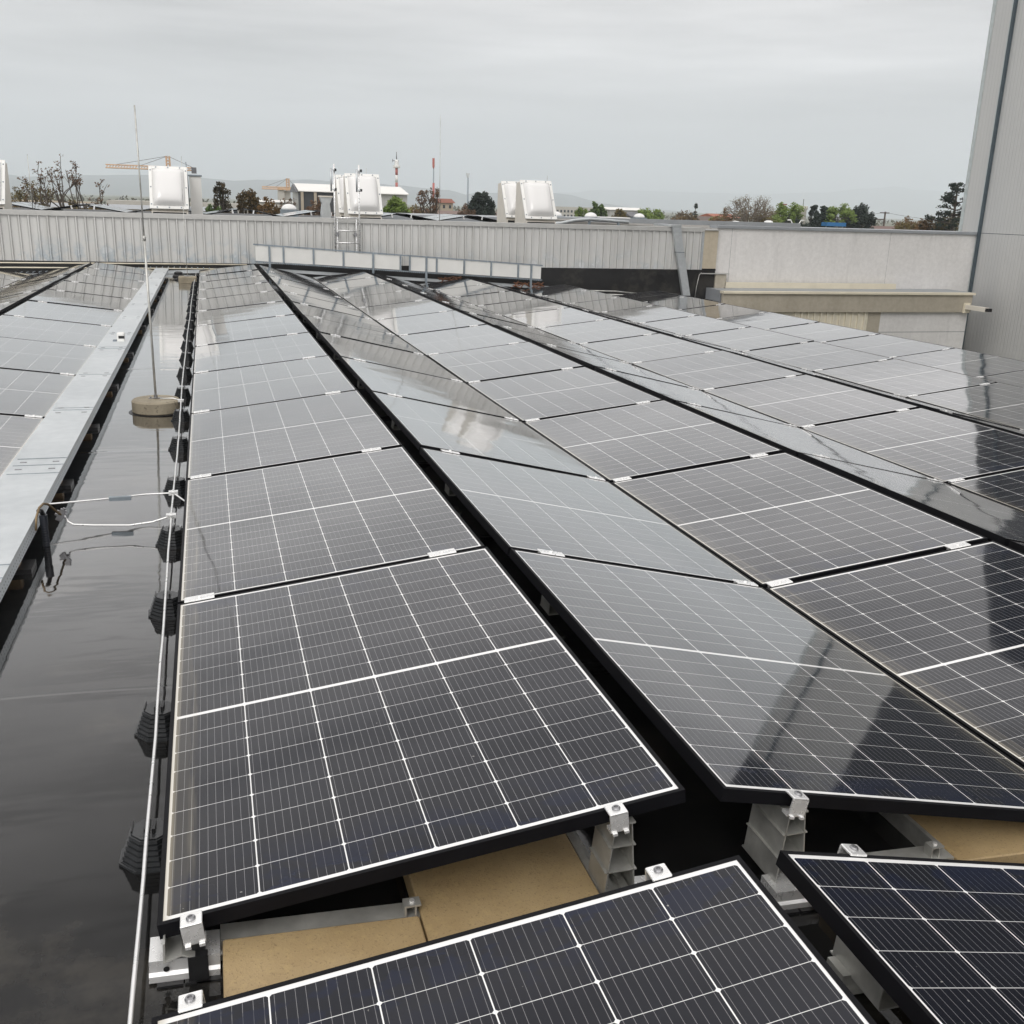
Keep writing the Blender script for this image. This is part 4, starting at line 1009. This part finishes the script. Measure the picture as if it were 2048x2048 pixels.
broad_tree(-6.9, 60, 3.2, 'wide open tree with clustered bronze leaves behind the left skylights', L_BROWN, seed=11, rad=2.9, n=30, fork=1.6, per=15, cr=0.17, ls=0.058, twigs=4)
broad_tree(-9.0, 63, 1.95, 'lower bronze and olive tree at the left edge', L_OLIVE, seed=4, rad=1.7, n=28, fork=1.4, per=24, cr=0.20, ls=0.06)
bush(-6.6, 64, 1.0, 1.6, 'low olive green bush under the open bronze tree', L_OLIVE, 5, name='bush')
bush(1.35, 70, 2.45, 0.75, 'ragged dark conifer right of the upright duct', leaf_mat('bronze_conifer', (0.02, 0.024, 0.013), (0.075, 0.055, 0.028)), 3, 30, 36, ls=0.09, name='conifer_tree', cat='tree', tall=3.0)
bush(3.1, 72, 1.85, 0.95, 'brown green shrub tree left of the pale tower shaft', leaf_mat('russet', (0.04, 0.034, 0.014), (0.12, 0.075, 0.03)), 9, 32, ls=0.10, name='shrub')
bush(4.35, 71, 1.35, 0.95, 'lower russet shrub beside the dark hangar end', leaf_mat('russet_b', (0.07, 0.045, 0.014), (0.17, 0.095, 0.035)), 10, 30, ls=0.10, name='shrub')
bush(0.7, 68.5, 0.8, 0.8, 'low light green bush below the ragged conifer', L_MID, 12, 20, name='bush')
broad_tree(6.0, 76, 1.7, 'small bare orange twigged tree before the crane', L_BROWN, seed=23, rad=0.8, n=16, fork=2.0, per=10, cr=0.18, ls=0.07)
bush(8.1, 74, 1.55, 1.0, 'bronze shrub in front of the dark hangar opening', L_BROWN, 15, 26, ls=0.09, name='shrub')
bush(10.95, 60, 1.65, 0.85, 'bright green leafy tree top right of the ladder skylight', L_GREEN, 17, 34, 44, ls=0.10, name='leafy_tree', cat='tree')
broad_tree(14.2, 65, 2.5, 'open bronze tree with bare forked limbs by the red pole', L_BROWN, seed=31, rad=1.25, n=24, fork=1.7, per=22, cr=0.15, ls=0.055, twigs=4)
bush(29.3, 110, 2.6, 1.5, 'round dark pine left of the right skylight pair', L_DARK, 19, 44, 60, ls=0.17, name='pine_tree', cat='tree')
for i, (x, y, z, r, lab) in enumerate(((27.0, 108, 1.3, 1.3, 'russet bush left of the round dark pine'), (31.2, 106, 1.15, 1.2, 'russet bush right of the round dark pine'), (22.0, 100, 1.15, 1.4, 'russet bush below the red roofed house'), (19.5, 98, 1.0, 1.5, 'pale brown bush below the bare forked tree'))):
    bush(x, y, z, r, lab, L_OLIVE if i % 2 else L_BROWN, 40 + i, 26, ls=0.13, name='bush')
bush(49.95, 130, 2.2, 0.9, 'left of two green poplars before the long housing block', L_MID, 5, 30, 44, ls=0.16, name='poplar_tree', cat='tree', tall=2.2)
bush(51.3, 131, 1.75, 0.9, 'right of two green poplars before the long housing block', L_MID, 21, 28, 44, ls=0.16, name='poplar_tree', cat='tree')
bush(44.6, 120, 1.35, 1.2, 'green bush just right of the white skylight pair', L_GREEN, 22, 26, ls=0.14)
bush(49.3, 110, 1.6, 2.0, 'wide bright green bush in the middle of the right skyline', L_GREEN, 23, 50, 56, ls=0.15)
bush(46.3, 112, 1.25, 1.2, 'olive bush left of the wide bright green bush', L_OLIVE, 24, 26, ls=0.14)
bush(54.5, 112, 1.15, 2.4, 'brown hedge right of the wide bright green bush', leaf_mat('hedge_brown', (0.06, 0.045, 0.022), (0.15, 0.10, 0.05)), 25, 46, ls=0.14, name='hedge', cat='hedge')
cone_tree(59.9, 120, 2.5, 1.5, 'lone dark spruce with bare layered branches', L_DARK, 7)
bush(63.0, 120, 1.0, 1.3, 'yellow green bush right of the lone spruce', L_GREEN, 26, 26, ls=0.14)
broad_tree(53.6, 95, 3.2, 'large bare spreading tree above the stucco wall', L_OLIVE, BARK_P, seed=41, rad=2.9, n=90, fork=1.0, per=5, cr=0.28, ls=0.06, twigs=5)
broad_tree(56.4, 97, 2.3, 'smaller bare tree right of the large bare tree', L_OLIVE, BARK_P, seed=43, rad=1.5, n=40, fork=1.2, per=6, cr=0.26, ls=0.06, twigs=4)
bush(51.9, 97, 1.45, 1.8, 'orange brown thicket at the foot of the large bare tree', leaf_mat('thicket', (0.10, 0.055, 0.02), (0.22, 0.13, 0.055)), 27, 38, ls=0.12, name='thicket')
bush(55.8, 96, 1.35, 1.8, 'olive brown thicket right of the bare tree trunks', L_OLIVE, 28, 38, ls=0.12, name='thicket')
broad_tree(61.2, 100, 2.55, 'light green open tree before the round tower', L_GREEN, BARK, seed=47, rad=1.9, n=44, fork=1.2, per=40, cr=0.36, ls=0.12)
bush(59.6, 99, 1.3, 1.4, 'light green bush left of the street lamp', L_GREEN, 29, 28, ls=0.13)
bush(77.0, 120, 2.55, 1.1, 'dark pine right of the round tower', L_DARK, 30, 30, 50, ls=0.16, name='pine_tree', cat='tree', tall=2.2)
bush(74.5, 121, 1.05, 2.6, 'dark low hedge behind the street lamp', L_DARK, 33, 36, 44, ls=0.17, name='hedge', cat='hedge')
broad_tree(67.7, 100, 2.5, 'bright green tree above the blue awning', L_GREEN, BARK, seed=53, rad=1.7, n=40, fork=1.2, per=40, cr=0.36, ls=0.12)
bush(77.1, 110, 2.65, 1.9, 'broad dark pine right of the bright green tree', L_DARK, 35, 48, 56, ls=0.17, name='pine_tree', cat='tree')
bush(73.6, 112, 2.3, 1.5, 'dark pine behind the bright green tree', L_DARK, 36, 38, 50, ls=0.17, name='pine_tree', cat='tree')
layered_pine(58.3, 70, 4.15, 3.3, 'tall layered pine beside the tall clad building', L_DARK, 59)
for i, (x, y, z, r) in enumerate(((57.5, 72, 1.55, 1.1), (60.5, 73, 1.9, 1.3), (61.5, 80, 1.15, 1.2), (64.5, 84, 1.4, 1.4))):
    bush(x, y, z, r, ['russet bush under the tall layered pine', 'tall russet bush against the clad building', 'low russet bush right of the utility pole', 'round russet bush left of the tall layered pine'][i], L_OLIVE if i in (1, 2) else leaf_mat('rust%d' % i, (0.07, 0.045, 0.02), (0.17, 0.10, 0.045)), 60 + i, 32, ls=0.11, name='bush')
wd = MB(); rng = random.Random(5)
for i in range(900):
    x = rng.uniform(-260, 900); y = rng.uniform(380, 900); leaf_quads(wd, (x, y, -4.2 + rng.uniform(0, 2.6)), 3.0, 5, 1.3, rng, 0.4)
wood = wd.build('far_woodland', leaf_mat('far_trees', (0.03, 0.035, 0.018), (0.09, 0.08, 0.04))); wood['kind'] = 'stuff'

# ------------------------------------------------------------------ distant buildings, cranes, masts
def house(x0, x1, y, d, zt, label, wall, roofm=None, rh=0.0, name='distant_building', windows=None, cat='building'):
    t = thing(name, label, cat, ((x0 + x1) / 2, y, -5.0))
    local(MB().box(x0, x1, y, y + d, -5, zt), t).build('wall', wall, t)
    if roofm: local(MB().prism([(y - 0.4, zt), (y + d / 2, zt + rh), (y + d + 0.4, zt)][::-1], 'x', x0 - 0.4, x1 + 0.4), t).build('roof', roofm, t)
    if windows:
        nx, rows, w, h = windows
        for r_, zz in enumerate(rows):
            for i in range(nx):
                xx = x0 + (x1 - x0) * (i + 0.5) / nx
                local(MB().box(xx - w / 2, xx + w / 2, y - 0.06, y - 0.01, zz, zz + h), t).build('window', WIN, t)
    return t
WIN = plain('window_glass', (0.03, 0.035, 0.045), 0.2)
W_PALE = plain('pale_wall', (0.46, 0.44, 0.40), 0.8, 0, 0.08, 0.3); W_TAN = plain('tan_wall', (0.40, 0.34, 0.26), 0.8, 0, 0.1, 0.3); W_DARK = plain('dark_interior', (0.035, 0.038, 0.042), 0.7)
R_RED = plain('red_tiles', (0.22, 0.075, 0.045), 0.8); R_WHITE = plain('white_sheet_roof', (0.80, 0.79, 0.75), 0.5, 0, 0.04, 0.2); W_GREY = plain('grey_panel_wall', (0.40, 0.40, 0.38), 0.6)
CRANE = plain('orange_paint', (0.60, 0.39, 0.23), 0.5); RED = plain('red_paint', (0.46, 0.15, 0.13), 0.5); WHT = plain('white_paint', (0.75, 0.75, 0.73), 0.5); DGREY = plain('dark_grey_paint', (0.10, 0.10, 0.11), 0.5)
hg = thing('hangar', 'large hangar with white pitched roof and dark open front', 'hangar', (25, 180, -5))
def hgl(mb): return local(mb, hg)
hgl(MB().box(15.9, 34.3, 184, 196, -5, 2.7)).build('wall', W_GREY, hg)
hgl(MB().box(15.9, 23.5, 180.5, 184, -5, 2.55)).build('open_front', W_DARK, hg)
for xx in (16.0, 18.2, 23.3): hgl(MB().box(xx, xx + 0.45, 180.1, 180.5, -5, 2.55)).build('column', W_TAN, hg)
hgl(MB().box(23.9, 34.3, 180.6, 184, -5, 2.6)).build('front_wall', W_GREY, hg)
hgl(MB().prism([(180.0, 2.62), (180.0, 2.75), (188.5, 4.02), (196.5, 2.7), (196.5, 2.55), (188.5, 3.85)][::-1], 'x', 15.6, 34.5)).build('roof', R_WHITE, hg)
hgl(MB().prism([(180.3, 2.5), (188.5, 3.84), (196, 2.5)][::-1], 'x', 15.3, 15.58)).build('gable', DGREY, hg)
cs = thing('tower_shaft', 'pale unfinished concrete shaft behind the second crane jib', 'building', (18.8, 256, -5))
local(MB().box(17.3, 18.7, 255, 258, -5, 3.3).box(18.72, 20.2, 256, 258, -5, 3.2), cs).build('wall', W_PALE, cs)
local(MB().box(17.3, 20.3, 254.5, 258.3, 3.32, 3.75), cs).build('formwork', CRANE, cs)
def lattice(mb, a, b, w, n, r=0.05, tri=False):
    a, b = Vector(a), Vector(b); d = (b - a).normalized(); s = d.cross(Vector((0, 0, 1)) if abs(d.z) < 0.9 else Vector((0, 1, 0))).normalized() * w; u = s.cross(d).normalized() * w
    offs = [s + u, s - u, -s - u, -s + u] if not tri else [s - u, -s - u, u]
    for o in offs: mb.tube([tuple(a + o), tuple(b + o)], r, 4)
    for i in range(n):
        p, q = a.lerp(b, i / n), a.lerp(b, (i + 1) / n)
        for k in range(len(offs)): mb.tube([tuple(p + offs[k]), tuple(q + offs[(k + 1) % len(offs)])], r * 0.6, 3)
    return mb
def crane(x, y, zj, zap, jib_l, jib_r, label, sc=1.0):
    t = thing('tower_crane', label, 'crane', (x, y, -5)); c = lambda mb: local(mb, t)
    c(lattice(MB(), (x, y, -5), (x, y, zj), 0.55 * sc, 14, 0.10 * sc)).build('mast', CRANE, t)
    c(lattice(MB(), (x, y, zj), (x, y, zap), 0.38 * sc, 4, 0.14 * sc)).build('apex', CRANE, t)
    c(lattice(MB(), (x + jib_l, y, zj), (x, y, zj), 0.34 * sc, 22, 0.11 * sc, True)).build('jib', CRANE, t)
    c(lattice(MB(), (x, y, zj), (x + jib_r, y, zj), 0.30 * sc, 6, 0.11 * sc)).build('counter_jib', CRANE, t)
    mb = MB()
    for fx in (0.45, 0.85): mb.tube([(x, y, zap), (x + jib_l * fx, y, zj + 0.35)], 0.045 * sc, 4)
    mb.tube([(x, y, zap), (x + jib_r * 0.9, y, zj + 0.3)], 0.045 * sc, 4); c(mb).build('stay', DGREY, t)
    c(MB().box(x + jib_r * 0.82, x + jib_r, y - 0.6, y + 0.6, zj - 0.9 * sc, zj + 0.4 * sc)).build('counterweight', DGREY, t); return t
crane(-7.0, 250, 7.1, 9.7, -13.2, 6.0, 'orange tower crane rising behind the left skylight')
crane(20.1, 262, 3.75, 6.1, -6.2, 2.2, 'smaller orange crane left of the white roofed hangar', 0.8)
rm = thing('radio_mast', 'red and white banded radio mast with platform', 'mast', (39.4, 220, -5))
zz = [-5, -2, 1, 3.5, 5.3, 6.8, 8.2]
for i, (a, b) in enumerate(zip(zz, zz[1:])):
    local(MB().tube([(39.4, 220, a), (39.4, 220, b)], 0.28, 10), rm).build('band', RED if i % 2 else WHT, rm)
local(MB().lathe([(0.5, 8.2), (0.75, 8.3), (0.75, 8.7), (0.45, 8.75), (0.42, 9.6), (0.2, 9.9)], 12, (39.4, 220)), rm).build('platform', WHT, rm)
local(MB().tube([(39.4, 220, 9.8), (39.4, 220, 11.4)], [0.12, 0.05], 6).tube([(38.5, 220, 9.65), (39.9, 220, 9.65)], 0.07, 5).tube([(38.6, 220, 9.3), (38.6, 220, 10.0)], 0.05, 5), rm).build('antenna', DGREY, rm)
rq = thing('antenna_pole', 'slim pole with red antenna housing behind the bare forked tree', 'mast', (32.4, 150, -5))
local(MB().tube([(32.45, 150, -5), (32.45, 150, 7.0)], [0.14, 0.07], 8), rq).build('pole', GALV_DARK, rq)
local(MB().tube([(32.45, 150, 1.8), (32.45, 150, 4.2)], 0.16, 8), rq).build('red_sleeve', RED, rq)
local(MB().lathe([(0.09, 6.2), (0.17, 6.5), (0.17, 7.6)], 8, (32.42, 150)), rq).build('housing', RED, rq)
fp = thing('floodlight_mast', 'grey floodlight mast left of the right skylight pair', 'mast', (37.6, 150, -5))
local(MB().tube([(37.65, 150, -5), (37.6, 150, 5.2)], [0.16, 0.09], 8), fp).build('pole', GALV_DARK, fp)
local(MB().prism([(37.35, 5.75), (37.85, 5.75), (37.78, 5.4), (37.68, 5.1), (37.52, 5.1), (37.42, 5.4)], 'y', 149.9, 150.2), fp).build('lamp_head', GALV, fp)
house(44.6, 47.0, 200, 6, 1.5, 'small house with red roof behind the bare forked tree', W_TAN, R_RED, 0.8, windows=(2, (0.5,), 0.45, 0.6), name='house', cat='house')
house(107.6, 134, 320, 12, 1.55, 'long pale housing block with rows of windows on the skyline', W_PALE, windows=(22, (-0.2, -1.6), 0.6, 0.75), name='housing_block')
house(130, 139, 330, 10, 0.2, 'lower grey block at the right end of the housing block', W_GREY, windows=(7, (-1.3,), 0.6, 0.7), name='housing_block')
house(76.0, 83.5, 190, 8, 1.2, 'white roofed low hall behind the wide green bush', W_GREY, R_WHITE, 0.5, name='low_hall', cat='hall')
house(64, 66.2, 150, 5, 0.3, 'dark gabled house right of the two poplars', W_DARK, DGREY, 0.7, name='house', cat='house')
house(72.2, 76, 142, 5, -0.1, 'pale gabled house behind the brown hedge', W_PALE, plain('brown_tiles', (0.10, 0.07, 0.055)), 0.8, windows=(2, (-0.9,), 0.4, 0.5), name='house', cat='house')
house(78.5, 82.2, 150, 6, 0.55, 'house with orange tiled roof left of the large bare tree', W_PALE, plain('orange_tiles', (0.33, 0.10, 0.05)), 0.55, name='house', cat='house')
house(96.5, 110, 135, 7, -0.55, 'brown tiled roofs beyond the utility pole', W_TAN, plain('brown_tiles_b', (0.13, 0.07, 0.055)), 0.6, name='house', cat='house')
house(-60, -14.4, 150, 12, 0.1, 'long low tan warehouse at far left', W_TAN, name='warehouse', cat='warehouse')
house(-14, 12, 170, 14, 0.35, 'long low cream warehouse behind the left skylight', W_PALE, name='warehouse', cat='warehouse', windows=(9, (-1.2,), 0.9, 0.6))
house(-20, 2, 115, 8, -0.15, 'low grey roofed shed behind the open bronze tree', W_TAN, CAP_GREY, 0.4, name='shed', cat='shed')
house(9.6, 15.2, 190, 8, 0.7, 'low pale hall left of the hangar', W_PALE, R_WHITE, 0.4, name='low_hall', cat='hall')
house(30, 50, 160, 8, -0.2, 'row of pale low sheds right of the hangar', W_PALE, plain('brown_tiles_c', (0.16, 0.10, 0.08)), 0.5, windows=(10, (-1.3,), 0.5, 0.5), name='shed', cat='shed')
tw = thing('round_tower', 'grey round tower with rim behind the light green tree', 'tower', (112.3, 180, -5))
local(MB().lathe([(0.75, -5), (0.75, 2.2), (0.95, 2.5), (0.95, 2.95), (0.8, 3.0)], 20, (112.3, 180), True), tw).build('shaft', W_PALE, tw)
local(MB().tube([(112.3, 180, 3.0), (112.3, 180, 4.3)], 0.06, 5), tw).build('aerial', DGREY, tw)
chm = thing('chimney', 'square cream chimney with red rim above the light green tree', 'chimney', (109.2, 182, -5))
local(MB().box(108.75, 109.75, 182, 183, -5, 3.1), chm).build('stack', CREAM, chm)
local(MB().box(108.6, 109.9, 181.9, 183.1, 3.1, 3.3), chm).build('rim', R_RED, chm)
aw = thing('blue_awning', 'small blue awning under the bright green tree', 'awning', (60.8, 90, -5))
local(MB().box(59.7, 61.9, 90, 91, 0.36, 0.72), aw).build('sheet', plain('blue_sheet', (0.02, 0.14, 0.34), 0.5), aw)
local(MB().box(59.8, 59.9, 90.3, 90.4, -5, 0.36).box(61.7, 61.8, 90.3, 90.4, -5, 0.36), aw).build('leg', GALV_DARK, aw)
up_ = thing('utility_pole', 'wooden utility pole with crossbar and sagging wires', 'utility pole', (102.3, 140, -5))
local(MB().tube([(102.3, 140, -5), (102.3, 140, 2.2)], [0.18, 0.13], 8), up_).build('pole', BARK, up_)
local(MB().box(101.4, 103.0, 139.9, 140.1, 1.95, 2.1).box(100.9, 102.2, 139.9, 140.1, 0.95, 1.1), up_).build('crossbar', BARK, up_)
mb = MB()
for xa, xb in ((102.3, 85.0), (102.3, 122.0)):
    mb.tube([(xa + (xb - xa) * k / 8, 140, 2.1 - 1.1 * 4 * (k / 8) * (1 - k / 8) * 0.5 - 0.7 * k / 8) for k in range(9)], 0.022, 4)
local(mb, up_).build('wire', DGREY, up_)
lp = thing('street_lamp', 'white street lamp with two curved arms above the stucco wall', 'street lamp', (37.85, 60, -5))
local(MB().tube([(37.85, 60, -5), (37.85, 60, 0.55)], 0.05, 8), lp).build('pole', GALV, lp)
for s, e in ((-1, 37.35), (1, 38.35)):
    local(MB().tube([(37.85, 60, 0.5), (37.85 + s * 0.2, 60, 0.72), (e - s * 0.12, 60, 0.98)], 0.032, 6), lp).build('arm', WHT, lp)
    local(MB().lathe([(0.02, 0.0), (0.09, 0.03), (0.10, 0.07), (0.05, 0.10)], 10).xf(Matrix.Translation((e, 60, 0.95)) @ Matrix.Diagonal((1.6, 1, 1, 1))), lp).build('lamp_head', WHT, lp)
for x, y, lab in ((24.0, 42.5, 'small white vent on the far roof edge left of the bare tree'), (31.2, 52, 'white vent on the far roof edge left of the street lamp')):
    t = thing('roof_vent', lab, 'vent', (x, y, 0.5)); MB().lathe([(0.16, 0), (0.16, 0.28), (0.26, 0.33), (0.24, 0.45), (0.1, 0.50)], 12, smooth=True).build('cowl', WHITE, t)
fr_ = thing('far_roof', 'flat grey roof edge stretching behind the stucco wall', 'roof', (30, 50, 0))
local(MB().box(20.9, 60, 48, 58, -5, 0.62), fr_).build('deck', CAP_GREY, fr_)
